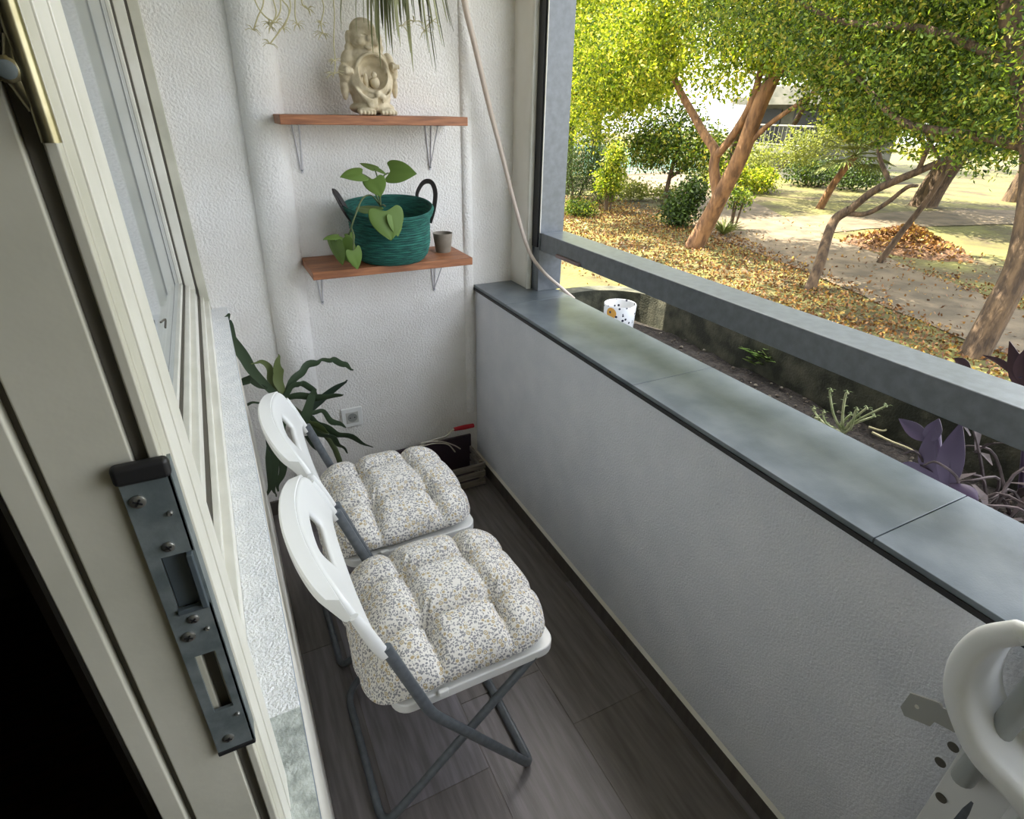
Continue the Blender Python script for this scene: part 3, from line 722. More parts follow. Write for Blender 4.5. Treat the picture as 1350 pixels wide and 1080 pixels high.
mk('hole', xf(lathe([(.0035,0),(.0035,.001)], (0,0,0), 12), Matrix.Translation(at(1209,932,0,-.0705)) @ Matrix.Rotation(-PI/2,4,'Y')), M_alu, tb)
mk('rear_leg', tube(bend_path([(-.03,-2.10,.60),(-.05,-2.10,.012),(-.05,-2.44,.012),(-.03,-2.44,.60)], .04, 6), .0105, 12), M_steel, c3)

# =============================================================== CRATE WITH TOOLS
cr = empty('crate', (-.27, -.12, 0), 'grey slatted crate holding garden tools in the far corner', 'crate')
cx0, cx1, cy0, cy1, ch = -.50, -.045, -.20, -.03, .135
for k in range(3):
    z0 = .010+k*.044; mk('slat', join(box(cx0, cx1, cy0, cy0+.010, z0, z0+.029)), M_crate, cr, bev=.0015)
    mk('slat', join(box(cx1-.010, cx1, cy0+.011, cy1, z0, z0+.029)), M_crate, cr, bev=.0015)
    mk('slat', join(box(cx0, cx0+.010, cy0+.011, cy1, z0, z0+.033)), M_crate, cr, bev=.0015)
mk('back_panel', box(cx0, cx1, cy1-.001, cy1+.012, .004, .19), M_darkcrate, cr, bev=.002)
mk('bottom', box(cx0+.01, cx1-.01, cy0+.01, cy1-.001, .004, .012), M_darkcrate, cr, smooth=False)
for x in (cx0+.018, cx1-.018): mk('corner_post', box(x-.007, x+.007, cy0+.0105, cy0+.024, .006, ch), M_crate, cr, smooth=False)
tl = empty('garden_tool', (-.12, -.09, .17), 'small hand tool with a red handle resting in the crate', 'tool')
ha, hb = at(599,566,1,-.09), at(624,561,1,-.075)
mk('handle', tube([ha, ha.lerp(hb,.5), hb], [.009,.0115,.010], 12), M_red, tl)
mk('shaft', tube(smooth_path([ha, at(594,569,1,-.09), at(588,575,1,-.1), at(568,581,1,-.11), at(550,590,1,-.12)], 5), .0035, 8), M_wire, tl)
for k, pp in enumerate([[(555,584),(580,582),(598,587),(607,592)], [(550,590),(572,585),(590,586),(600,596)]]):
    tag(mk('cable', tube(smooth_path([at(x,y,1,-.12-.02*k) for x, y in pp], 6), .003, 8), M_wire), ['pale cable looping over the crate edge, upper of two', 'pale cable looping inside the crate, lower of two'][k], 'cable', 'cables in the crate')

# =============================================================== DARK LEAFY PLANT IN THE CORNER
dr = empty('corn_plant', (-.665, -.145, 0), 'tall potted plant with drooping dark strap leaves in the far left corner', 'houseplant')
D = lambda x, y, d=-.2: at(x, y, 1, d)
mk('pot', lathe([(.001,.001),(.075,.001),(.095,.16),(.101,.163),(.101,.178),(.092,.178),(.088,.15),(.001,.15)], (-.665,-.145,0), 32), M_graycup, dr)
top = D(376,530,-.24)
mk('cane', tube(smooth_path([(-.665,-.145,.14), (-.71,-.17,.4), top], 5), .011, 10), M_stem, dr)
def L_(pts, wd, m_=None, tw=0.3, side=None):
    P = [D(*p) if len(p) == 3 else D(p[0], p[1]) for p in pts]
    Q = smooth_path(P, 6); f_ = random.uniform(1.2, 2.2); ph = random.uniform(0, 6)
    Q = [q+Vector((.003*math.sin(i/f_+ph), 0, .004*math.sin(i/f_*1.1+ph*2)))*min(1, i/4)*(i < len(Q)-1) for i, q in enumerate(Q)]
    wd = [w_*random.uniform(.82,1.0) for w_ in np.interp(np.linspace(0,1,9), np.linspace(0,1,len(wd)), wd)]
    return mk('leaf', ribbon(Q, wd, side=side, fold=.3, thick=.0014, twist=tw), m_ or M_drac, dr)
t0 = (374,525,-.24)
L_([t0,(350,508,-.22),(326,477,-.18),(304,446,-.14),(299,424,-.12),(302,413,-.12)], [.02,.03,.042,.052,.034,.004], side=(1,0,.8), tw=.2)
L_([t0,(357,500,-.2),(354,484,-.2),(343,476,-.2),(331,480,-.2)], [.012,.03,.024,.014,.003], M_dry, side=(1,0,.2))
L_([t0,(367,500,-.22),(366,485,-.22),(367,467,-.22)], [.02,.04,.036,.003], M_dry, side=(1,0,0))
L_([(352,512,-.23),(337,504,-.2),(328,500,-.18),(320,508,-.17),(316,524,-.16),(321,540,-.16)], [.012,.03,.034,.026,.02,.004], side=(.4,-.3,1))
L_([(358,530,-.23),(340,531,-.2),(325,533,-.18),(318,532,-.17)], [.008,.009,.010,.012], side=(0,0,1))
L_([t0,(392,497,-.22),(408,482,-.2),(424,476,-.19),(438,475,-.18),(452,480,-.17),(466,488,-.17)], [.022,.032,.034,.012,.022,.034,.005], side=(-.4,0,1))
L_([t0,(390,508,-.24),(402,508,-.22),(414,516,-.22),(418,524,-.22)], [.02,.03,.028,.022,.01], side=(-.3,-.3,1))
L_([t0,(396,524,-.25),(420,525,-.24),(442,524,-.23),(453,520,-.22)], [.022,.040,.042,.034,.008], side=(0,-.3,1))
L_([(404,548,-.25),(420,530,-.22),(440,516,-.2),(458,501,-.19)], [.02,.034,.034,.006], side=(-.5,0,1))
L_([(400,558,-.25),(412,545,-.24),(424,543,-.23),(440,556,-.22),(456,564,-.21)], [.016,.022,.018,.028,.005], side=(-.2,0,1))
L_([(400,548,-.26),(415,556,-.25),(436,570,-.24),(462,578,-.23),(492,590,-.22)], [.02,.028,.036,.034,.005], side=(0,-.3,1), m_=None)
L_([(404,560,-.26),(414,570,-.25),(436,578,-.24),(448,588,-.23),(458,598,-.23)], [.014,.026,.028,.024,.006], side=(0,-.3,1))
L_([(400,552,-.26),(412,560,-.25),(424,566,-.25),(434,572,-.25)], [.016,.03,.026,.004], M_dry, side=(0,-.3,1))
L_([(404,575,-.26),(416,590,-.25),(424,600,-.25)], [.02,.03,.016], side=(0,-.3,1))
L_([(398,560,-.26),(404,545,-.26),(410,522,-.25),(416,512,-.25)], [.03,.04,.03,.012], side=(1,0,.3))
for k, pp in enumerate([[(372,540),(358,570),(356,605),(355,640),(351,656)], [(374,545),(366,580),(362,615),(360,640),(364,655)], [(376,550),(372,580),(374,610),(367,635),(366,648)], [(368,540),(355,560),(353,580),(358,600)]]):
    L_([(a, b, -.26-.01*k) for a, b in pp], [.016,.03,.034,.022,.006], side=(1,0,.1), tw=.9)

# =============================================================== HANGING SPIDER PLANTS
def hanging(cx, cy, cz, label, grp):
    e = empty('spider_plant', (cx, cy, cz), label, 'houseplant')
    mk('pot', lathe([(.001,0),(.06,0),(.085,.11),(.09,.113),(.09,.125),(.08,.125),(.076,.10),(.001,.10)], (cx,cy,cz), 28), M_white_pl, e)
    mk('cord', join(*[tube([(cx+.085*math.cos(a), cy+.085*math.sin(a), cz+.12), (cx, cy, 2.55), (cx,cy,2.62)], .0018, 6) for a in (0.3, 2.4, 4.5)]), M_leather, e)
    return e
sp = hanging(-.345, -.19, 1.98, 'hanging spider plant with long thin arching leaves above the upper shelf', None)
rn = random.Random(12)
P0 = Vector((-.345,-.19,2.08))
tips = [(575,95,.011),(548,30,.009),(545,95,.010),(510,70,.008),(502,90,.009),(486,40,.009),(598,42,.008),(590,30,.008),(583,60,.010),(560,52,.010),(556,35,.011),(540,52,.010),(533,30,.012),(530,38,.010),(520,46,.009),(497,55,.010),(505,40,.012),(514,60,.010),(525,50,.011),(470,42,.008),(450,40,.007),(480,30,.01),(535,20,.01),(566,22,.01),(572,40,.01),(586,62,.008),(492,70,.009),(510,30,.01),(500,20,.012),(545,18,.012),(515,15,.014),(526,12,.014),(555,15,.012),(493,15,.012),(565,70,.009),(570,88,.008),(576,78,.009),(541,70,.009),(518,72,.008),(528,62,.009),(594,34,.009),(578,30,.010),(500,66,.009)]
for k, (tx, ty, wd) in enumerate(tips):
    T = at(tx, ty, 1, -.19-rn.uniform(.0,.10))
    mid = P0.lerp(T, .35) + Vector(((T.x-P0.x)*.25, rn.uniform(-.05,.0), .10+rn.uniform(0,.05)))
    q = P0.lerp(T, .78) + Vector(((T.x-P0.x)*.14, 0, .01))
    mk('leaf', ribbon(smooth_path([P0+Vector((rn.uniform(-.02,.02),rn.uniform(-.02,.02),0)), mid, q, T], 7), [.006,wd,wd,wd*.7,.001], fold=.35, thick=.0008, twist=rn.uniform(-.8,.8)), M_spider, sp)
for k in range(22):
    a = rn.uniform(0, 2*PI); R_ = rn.uniform(.1,.24); T = P0+Vector((R_*math.cos(a), min(.14, R_*math.sin(a)*.8), rn.uniform(-.2,.02)))
    mid = P0.lerp(T,.4)+Vector((0,0,.13))
    mk('leaf', ribbon(smooth_path([P0, mid, T.lerp(mid,.3)+Vector((0,0,.02)), T], 6), [.006,.011,.009,.001], fold=.35, thick=.0008, twist=rn.uniform(-.8,.8)), M_spider, sp)
def plantlet(c, r, parent):
    P = []
    for k in range(7):
        a = rn.uniform(0, 2*PI); d_ = Vector((math.cos(a), .5*math.sin(a), rn.uniform(-.7,.5))).normalized()
        P.append(ribbon([c, c+d_*r*.5+Vector((0,0,.004)), c+d_*r], [.003,.0045,.0008], fold=.3, thick=.0008))
    mk('plantlet', join(*P), M_stemdry, parent)
for pts in ([(441,-20),(441,20),(440,55),(442,80),(441,97)], [(424,-20),(427,10),(423,32),(426,44)]):
    P = [at(x, y, 1, -.2) for x, y in pts]; mk('runner', tube(smooth_path([P0, P0.lerp(P[0],.6)+Vector((0,0,.04))]+P, 5), .0016, 6), M_stemdry, sp); plantlet(P[-1], .03, sp); plantlet(P[-2], .022, sp)
for x, y in ((546,28),(560,40),(571,28),(530,34)): plantlet(at(x,y,1,-.22), .03, sp)
sp2 = hanging(-.70, -.20, 2.02, 'hanging plant with bare dry runners at the top left above the pipe chase', None)
P0 = Vector((-.70,-.20,2.12))
for pts in ([(330,-25),(338,5),(350,22),(364,30)], [(345,-20),(347,5),(340,22),(334,40)], [(352,-25),(360,0),(364,18),(357,35)], [(358,-20),(372,0),(380,10),(380,22),(373,38)], [(366,-20),(370,8),(366,22),(355,32)], [(376,-20),(383,8),(376,30),(356,58)], [(395,-20),(398,4),(406,12)], [(386,-20),(389,20),(392,32)]):
    P = [at(x, y, 1, -.21) for x, y in pts]; mk('runner', tube(smooth_path([P0, P0.lerp(P[0],.6)+Vector((0,0,.05))]+P, 5), .0018, 6), M_stemdry, sp2); plantlet(P[-1], .022, sp2)
for k in range(26):
    a = rn.uniform(0, 2*PI); R_ = rn.uniform(.1,.24); T = P0+Vector((R_*math.cos(a), min(.15, R_*math.sin(a)*.8), rn.uniform(-.12,.05)))
    mk('leaf', ribbon(smooth_path([P0, P0.lerp(T,.4)+Vector((0,0,.12)), T], 6), [.006,.011,.009,.001], fold=.35, thick=.0008), M_spider, sp2)

# =============================================================== PLANTER OUTSIDE THE PARAPET
PX = .755
def planter():
    th = .075; V, F = [], []
    inner = [(PX,-3.6)] + [(PX, -.55)] + [(PX-.26+.26*math.cos(a), -.36+.26*math.sin(a)) for a in np.linspace(0, PI/2, 10)] + [(.29,-.10)]
    outer = [(PX+th,-3.6)] + [(PX+th, -.55)] + [(PX-.26+(.26+th)*math.cos(a), -.36+(.26+th)*math.sin(a)) for a in np.linspace(0, PI/2, 10)] + [(.29,-.10+th)]
    n_ = len(inner); zt_, zb_ = .85, -.62
    for z in (zt_, zb_):
        V += [(x,y,z) for x,y in inner]; V += [(x,y,z) for x,y in outer]
    for i in range(n_-1):
        a, b = i, i+1
        F += [(a, b, n_+b, n_+a), (a, 2*n_+a, 2*n_+b, b), (n_+a, n_+b, 3*n_+b, 3*n_+a)]
    return V, F
pw = tag(mk('planter_wall', planter(), M_concrete, smooth=False), 'mossy concrete planter trough built along the outside of the parapet', 'planter')
pw['kind'] = 'structure'
def soilgrid():
    V, F = [], []; nx, ny = 24, 150
    for j in range(ny+1):
        for i in range(nx+1):
            x = .285+(PX-.285+.01)*i/nx; y = -3.6+3.42*j/ny
            if y > -.36 : x = .285+(max(.08, (PX-.26-.285)+.26*math.sqrt(max(0,1-((y+.36)/.27)**2))))*i/nx
            V.append((x, y, .715+.018*noise.noise(Vector((x*14,y*14,0)))+.008*noise.noise(Vector((x*60,y*60,3)))))
    for j in range(ny):
        for i in range(nx): k = j*(nx+1)+i; F.append((k,k+1,k+nx+2,k+nx+1))
    return V, F
tag(mk('soil', soilgrid(), M_soil), 'dark crumbly soil filling the planter trough', 'soil', kind='stuff')
# crumbs
P = []
for k in range(420):
    x, y = rng.uniform(.32, .74), rng.uniform(-2.6, -.4); r = rng.uniform(.002,.008)
    P.append(ball((x, y, .72+.01*rng.random()), (r, r*rng.uniform(.5,1.2), r*.7), 6, 4))
tag(mk('pebbles', join(*P), mat('crumb', srgb(66,58,48), .9, srgb(150,144,128), 30, fac=(.5,.72))), 'small stones and crumbs scattered over the planter soil', 'pebbles', kind='stuff')
# white pot with ochre flowers and dots
mg = (.520, -.345, .73)
def potmat():
    M = mat('pot_glaze', srgb(226,228,230), .25, spec=.5); nt = M.node_tree; L = nt.links.new; p = nt.nodes['Principled BSDF']
    tc = nt.nodes.new('ShaderNodeTexCoord'); cur = None
    for (sc, off, thr, c, pr) in ((16,(.1,.3,.2),.42,srgb(206,150,48),.5), (60,(.5,.1,.9),.32,srgb(44,48,64),.45)):
        mp = nt.nodes.new('ShaderNodeMapping'); mp.inputs['Location'].default_value = off; L(tc.outputs['Object'], mp.inputs[0])
        v = nt.nodes.new('ShaderNodeTexVoronoi'); v.inputs['Scale'].default_value = sc; L(mp.outputs[0], v.inputs['Vector'])
        g = nt.nodes.new('ShaderNodeMath'); g.operation = 'LESS_THAN'; g.inputs[1].default_value = thr; L(v.outputs['Distance'], g.inputs[0])
        s = nt.nodes.new('ShaderNodeSeparateColor'); L(v.outputs['Color'], s.inputs[0])
        h = nt.nodes.new('ShaderNodeMath'); h.operation = 'LESS_THAN'; h.inputs[1].default_value = pr; L(s.outputs[0], h.inputs[0])
        m2 = nt.nodes.new('ShaderNodeMath'); m2.operation = 'MULTIPLY'; L(g.outputs[0], m2.inputs[0]); L(h.outputs[0], m2.inputs[1])
        x = nt.nodes.new('ShaderNodeMixRGB'); x.inputs[2].default_value = c; L(m2.outputs[0], x.inputs[0])
        if cur is None: x.inputs[1].default_value = srgb(226,228,230)
        else: L(cur, x.inputs[1])
        cur = x.outputs[0]
    L(cur, p.inputs['Base Color']); return M
pt = tag(empty('flower_pot', mg), 'white cylindrical pot with ochre flowers and dark dots standing in the planter', 'flower pot')
mk('body', lathe([(.001,0),(.060,0),(.064,.005),(.068,.128),(.067,.131),(.063,.130),(.058,.01),(.001,.01)], mg, 40), potmat(), pt)
# plants in the trough
def stemplant(name, label, base, stems, m_s, m_l, ll=.03, r=.0025, nl=6, cat='plant', lm=.4):
    e = empty(name, base, label, cat); b = Vector(base)
    for st in stems:
        P = smooth_path([b]+[Vector(q) for q in st], 5); mk('stem', tube(P, [r, r*.6], 6), m_s, e)
        if nl:
            Ls = []
            for k in range(nl):
                i = int((k+1)/(nl+.5)*(len(P)-1)); a = k*2.4; d_ = Vector((math.cos(a), math.sin(a), lm)).normalized(); c_ = P[i]
                Ls.append(ribbon([c_, c_+d_*ll*.5+Vector((0,0,.003)), c_+d_*ll], [.002, ll*.30, .001], fold=.2, thick=.0006))
            mk('leaves', join(*Ls), m_l, e)
    return e
b0 = at(1003, 488, 2, .725)
stemplant('seedling', 'small green leafy seedling in the planter soil near the middle', b0, [[b0+Vector((rn.uniform(-.03,.03), rn.uniform(-.04,.04), .05)), b0+Vector((dx, dy, h))] for dx, dy, h in ((0,0,.11),(.05,.03,.07),(-.05,.04,.08),(.04,-.05,.07),(-.04,-.05,.08),(.0,.07,.05),(.02,-.08,.05))], M_stem, M_pothos, .070, .0014, 14)
b1 = at(1112, 572, 2, .725)
sts = []
for (px, py) in ((1094,517),(1115,520),(1072,540),(1085,545),(1165,537),(1150,550),(1128,542),(1120,548),(1140,540),(1075,552)):
    tip = at(px, py, 0, b1.x+rn.uniform(-.03,.04)); sts.append([b1.lerp(tip,.5)+Vector((0,rn.uniform(-.02,.02),-.01)), tip, tip+Vector((0,-.008,.006))])
stemplant('succulent', 'pale green leggy succulent with curling bare stems in the planter', b1, sts, M_palegreen, M_dry, .014, .0045, 12)
for k, pp in enumerate([[(1145,563),(1165,568),(1173,560)], [(1150,570),(1175,582),(1200,592),(1218,604)]]):
    tag(mk('dry_twig', tube(smooth_path([at(x, y, 2, .735) for x, y in pp], 5), [.004,.003,.002], 6), M_stemdry), ['short pale dry twig lying on the soil beside the succulent', 'long pale dry twig on the soil reaching the purple plant'][k], 'twig')
# purple plant
b2 = at(1240, 640, 2, .73)
pp_ = empty('purple_plant', b2, 'purple leaved plant standing up in the near end of the planter', 'plant')
def pl(pts, wd, x=.42):
    P = smooth_path([at(a, b, 0, x+(c if len(q) > 2 else 0)) for q in pts for (a, b, c) in [(q+(0,))[:3]]], 6)
    w_ = max(wd); return mk('leaf', ribbon(P, [w_*q for q in (.35,.75,.95,1,.92,.7,.38,.04)], side=(.2,-1,.3), fold=.35, thick=.002), M_purple, pp_)
mk('stem', tube(smooth_path([b2, at(1240,620,0,.42), at(1238,590,0,.42), at(1236,560,0,.43)], 5), .006, 8), M_purple, pp_)
pl([(1222,580),(1205,566),(1185,552)], [.02,.034,.002]); pl([(1222,580),(1232,566),(1238,552)], [.02,.034,.006])
pl([(1232,640),(1228,600),(1232,560)], [.02,.048,.01]); pl([(1250,640),(1256,600),(1268,556)], [.02,.05,.012], .40)
pl([(1244,650),(1246,610),(1244,585)], [.01,.022,.004], .40); pl([(1250,640),(1275,650),(1290,660)], [.02,.04,.006], .38)
pl([(1230,640),(1205,620),(1185,612)], [.02,.04,.004], .45)
# tall stems reaching over the rail
tp = empty('purple_plant', at(1335,640,2,.73), 'tall purple leaved stems rising above the rail at the right edge', 'plant')
b3 = at(1345, 650, 2, .73)
top3 = at(1345, 495, 0, .50)
mk('stem', tube(smooth_path([b3, b3.lerp(top3,.5)+Vector((.02,0,0)), top3], 6), .006, 8), M_purple, tp)
for pts, wd in (([(1349,512),(1342,485),(1331,450)], [.02,.034,.002]), ([(1347,503),(1350,478),(1362,450)], [.02,.03,.002]), ([(1346,500),(1320,478),(1295,468)], [.014,.014,.003]), ([(1346,512),(1338,508),(1330,508)], [.016,.018,.003]), ([(1278,489),(1268,478),(1258,472)], [.022,.02,.002])):
    mk('leaf', ribbon(smooth_path([at(a, b, 0, .50) for a, b in pts], 6), [max(wd)*q for q in (.4,.8,1,.95,.75,.4,.04)], side=(.2,-1,.2), fold=.35, thick=.002), mat('wine_leaf', srgb(78,52,58), .5) , tp)
b4 = at(1262, 560, 2, .73)
mk('stem', tube(smooth_path([b4, at(1270,520,0,.5), at(1278,489,0,.5)], 5), .004, 8), M_purple, tp)
# dry tangle
P = []
for k in range(70):
    bx, by = rng.uniform(.34,.70), rng.uniform(-2.35,-1.72); h = rng.uniform(.05,.24); a = rng.uniform(0,2*PI)
    p0 = Vector((bx,by,.72)); p2 = p0+Vector((.11*math.cos(a), .13*math.sin(a), h)); p2.x = min(max(p2.x,.32),.74)
    P.append(tube(smooth_path([p0, p0.lerp(p2,.5)+Vector((rng.uniform(-.04,.04),rng.uniform(-.04,.04),.05)), p2, p2+Vector((.02,.03,-.03))], 4), [.0045,.003,.002], 5))
    for j in range(2):
        q = p0.lerp(p2, rng.uniform(.3,1)); d_ = Vector(rng.normal(size=3)).normalized()*.08
        P.append(ribbon([q, q+d_*.5+Vector((0,0,.01)), q+d_], [.008,.020,.002], fold=.3, thick=.001))
tag(mk('dry_tangle', join(*P), mat('dry_stems', srgb(56,46,46), .7, srgb(96,84,84), 30)), 'tangle of dull dry stems and leaves at the near end of the planter', 'plant', kind='stuff')

#OUTDOORS
# =============================================================== THE PARK
GZ = -.6
def gh(x, y): return GZ + .05*noise.noise(Vector((x*.25, y*.25, 0)))
def ground(x0, x1, y0, y1, n, dz=0):
    V, F = [], []
    for j in range(n+1):
        for i in range(n+1):
            x = x0+(x1-x0)*i/n; y = y0+(y1-y0)*j/n; V.append((x, y, gh(x, y)+dz))
    for j in range(n):
        for i in range(n): k = j*(n+1)+i; F.append((k,k+1,k+n+2,k+n+1))
    return V, F
M_grass = mat('park_grass', srgb(62,52,30), .95, srgb(98,96,46), 1.1, bump=.6, bscale=14, bdist=.03, detail=8, fac=(.35,.62))
M_path = mat('gravel_path', srgb(80,70,54), .95, srgb(110,96,76), 3, bump=.3, bscale=50, bdist=.01, detail=8)
struct(mk('ground', ground(.25, 60, -20, 60, 120), M_grass), 'dry park lawn outside the balcony')
def pathmesh(pts, wid):
    P = smooth_path([Vector((a, b, 0)) for a, b in pts], 10); V, F = [], []
    W = np.interp(np.linspace(0,1,len(P)), np.linspace(0,1,len(wid)), wid); m_ = 6
    for i, p in enumerate(P):
        t = (P[min(i+1,len(P)-1)]-P[max(i-1,0)]).normalized(); s = Vector((-t.y, t.x, 0))
        for k in range(m_+1):
            q = p + s*W[i]*(k/m_-.5+.05*noise.noise(Vector((i*.35,k*.2,W[0])))); V.append((q.x, q.y, gh(q.x, q.y)+.016))
    for i in range(len(P)-1):
        for k in range(m_): a = i*(m_+1)+k; F.append((a,a+1,a+m_+2,a+m_+1))
    return V, F
struct(mk('path_1', pathmesh([(6.6,-6),(6.9,-2),(7.2,.9),(7.9,2.7),(8.6,4.6),(9.4,6.6),(10.8,9),(13.5,14),(18,22)], [2.2,1.7,1.6,1.9,2.4,2.6,2.4,2.4]), M_path), 'gravel path through the park')
struct(mk('path_2', pathmesh([(9.6,6.6),(12,6.6),(15.5,5.9),(20,4.6),(30,2)], [1.8,1.8,2.2,2.4]), M_path), 'branch of the gravel path')

def tree(name, label, trunk, rad, branches, clusters, nleaf, size, m_l, m_b=None, grp=None, aspect=.5, droop=.3, high=()):
    base = Vector(trunk[0]); e = empty(name, base, label, 'tree', grp)
    trunk = [tuple(base-Vector((0,0,.12)))] + list(trunk)
    parts = [tube(smooth_path(trunk, 6), rad, 12)]
    for pts, r in branches: parts.append(tube(smooth_path(pts, 5), r, 8))
    mk('trunk', join(*parts), m_b or M_bark, e)
    vol = np.array([c[3]*c[4]*c[5] for c in clusters])**.8; vol /= vol.sum(); pts = []
    for c, f in zip(clusters, vol):
        k = int(nleaf*f)
        # twig tips inside the crown, leaves gathered round them
        nt_ = max(4, k//14)
        d = rng.normal(size=(nt_,3)); d /= np.linalg.norm(d,axis=1)[:,None]
        tw = d*(rng.random((nt_,1))**.45)*np.array(c[3:6]) + np.array(c[:3])
        idx = rng.integers(0, nt_, k)
        off_ = rng.normal(size=(k,3))*np.array([.13,.13,.09])*(size/.09)
        pts.append(tw[idx]+off_)
    pts = np.concatenate(pts)
    pts = pts[(pts[:,0] > 1.3)]
    leaves_mesh('foliage', pts, size, m_l, e, aspect, droop)
    if high:                                    # upper crown above the view, added to shade the ground
        hp_ = []
        for c in high:
            k = int(150*c[3]*c[4]); d = rng.normal(size=(k//10,3)); d /= np.linalg.norm(d,axis=1)[:,None]
            tw = d*(rng.random((k//10,1))**.4)*np.array(c[3:6]) + np.array(c[:3]) - np.array([1.5,0,0])
            hp_.append(tw[rng.integers(0, k//10, k*2)]+rng.normal(size=(k*2,3))*.16)
        hp_ = np.concatenate(hp_); hp_ = hp_[hp_[:,0] > 2.2]
        leaves_mesh('shade_canopy', hp_, .19, m_l, e, .55, droop)
    return e
M_l1 = leafmat('leaf_bright', srgb(70,92,22), srgb(156,170,48), srgb(196,184,84), tr=.55)
M_l2 = leafmat('leaf_mid', srgb(40,60,20), srgb(112,134,46), srgb(150,140,60), tr=.45)
M_l3 = leafmat('leaf_dark', srgb(34,50,22), srgb(74,94,38), tr=.3)
M_l4 = leafmat('leaf_pale', srgb(96,106,56), srgb(146,152,84), tr=.45)

# big forked tree, reddish bark
tree('park_tree', 'thick forked tree with reddish bark leaning right beside the path', [(6.93,5.81,-.6),(6.98,5.62,-.1),(6.95,5.40,.35),(6.92,5.10,1.0),(6.9,4.87,1.8),(7.0,4.5,2.8)], [.20,.17,.145,.13,.12,.09],
  [([(6.95,5.45,.30),(6.9,5.62,.75),(6.9,5.66,1.02),(6.9,5.95,1.25),(6.9,6.3,1.55),(6.8,6.8,2.1),(6.7,7.2,2.8)], [.10,.085,.08,.07,.06,.04]),
   ([(6.9,5.62,.95),(6.9,5.35,1.25),(6.88,5.05,1.75),(6.8,4.9,2.4)], [.07,.065,.06,.04]),
   ([(6.92,5.05,1.1),(6.95,4.7,1.45),(7,4.1,1.85),(7,3.5,2.3)], [.05,.04,.03,.02])],
  [(6.6,8.2,2.5,1.1,1.2,.9),(6.6,6.9,3.0,1.1,1.1,.9),(6.9,5.2,3.3,1.3,1.3,.8),(7.2,3.7,3.0,1.0,1.1,.9),(6.4,8.8,1.6,.8,.9,.7),(6.9,6.6,3.9,1.5,1.5,.8),(6.4,7.6,1.75,.5,.6,.4),(6.6,4.4,2.5,.7,.8,.45),(6.4,5.2,2.35,.7,.8,.35),(6.5,7.8,2.2,.8,.9,.5),(6.2,6.6,2.2,.5,.6,.35)], 40000, .080, M_l1, M_barkr, high=[(6.6,8.6,5.2,2.2,2.4,.9),(7.2,5.6,5.6,2.0,2.0,.8),(7.0,11.5,5.0,2.0,2.0,.9)])
# thin twisted tree
tree('park_tree', 'thin twisted tree bending to the right in front of the path', [(6.49,2.97,-.6),(6.6,3.0,-.25),(6.75,3.1,.05),(6.88,3.14,.30),(6.9,2.98,.45)], [.095,.075,.07,.065,.06],
  [([(6.9,3.0,.42),(6.9,2.75,.70),(6.9,2.5,.86),(6.9,2.25,1.0),(6.9,1.9,1.2),(6.8,1.4,1.5)], [.055,.05,.048,.045,.035,.02]),
   ([(6.9,3.02,.40),(6.95,2.78,.42),(6.95,2.55,.58),(6.95,2.35,.80),(6.9,2.2,.84)], [.035,.032,.03,.026,.02]),
   ([(6.9,2.55,.84),(6.95,2.85,1.2),(7,2.95,1.7),(6.9,3.0,2.3)], [.03,.025,.02,.012]),
   ([(6.9,2.25,1.0),(6.6,2.0,1.7),(6.4,1.8,2.4)], [.03,.02,.012])],
  [(6.6,2.9,2.2,.9,.9,.55),(6.4,1.7,2.3,.9,.9,.6),(6.9,3.6,1.9,.6,.5,.4),(6.5,1.3,1.5,.6,.5,.35),(6.3,2.3,3.0,1.1,1.2,.5),(6.6,2.6,1.55,.6,.55,.18),(6.8,3.9,2.6,.9,.9,.5),(6.7,2.3,1.9,.7,1.0,.3)], 30000, .066, M_l2, high=[(7.4,3.4,4.6,1.8,1.9,.7)])
# near right tree
tree('park_tree', 'leaning brown trunk close to the balcony at the right edge', [(5.95,.53,-.6),(5.97,.50,-.1),(6.0,.50,.35),(5.95,.62,1.0),(5.95,.86,1.6),(5.95,1.15,2.1),(5.9,1.45,2.7),(5.8,1.7,3.6)], [.165,.135,.125,.115,.105,.10,.09,.06],
  [([(5.96,.75,1.35),(5.8,1.3,1.45),(5.7,1.9,1.55),(5.7,2.5,1.95),(5.6,3.1,2.45)], [.05,.04,.035,.025,.015]),
   ([(5.95,1.1,2.0),(5.7,1.9,2.35),(5.5,2.8,2.5),(5.3,3.6,2.9)], [.045,.035,.03,.015]),
   ([(5.95,.6,1.1),(5.8,.2,1.6),(5.6,-.4,2.2)], [.04,.03,.02])],
  [(5.6,1.9,2.0,.7,.8,.4),(5.4,2.9,2.4,.8,.9,.4),(5.2,3.9,2.7,.8,.9,.4),(5.6,.3,2.2,.9,.9,.6),(5.4,1.0,2.9,1.1,1.2,.5),(5.8,1.2,1.35,.4,.6,.28),(5.0,2.5,3.2,1.3,1.6,.5),(4.8,.0,3.2,1.2,1.4,.6),(4.4,4.2,3.4,1.2,1.4,.5),(5.9,.9,1.75,.7,.8,.3),(5.9,1.9,1.6,.6,.8,.25),(5.7,2.9,2.1,.6,.7,.3)], 44000, .058, M_l2, None, None, .42, high=[(5.6,1.8,5.0,2.2,2.4,.8),(5.0,4.8,4.9,1.9,1.8,.7),(7.4,.6,5.2,1.8,2.2,.7)])
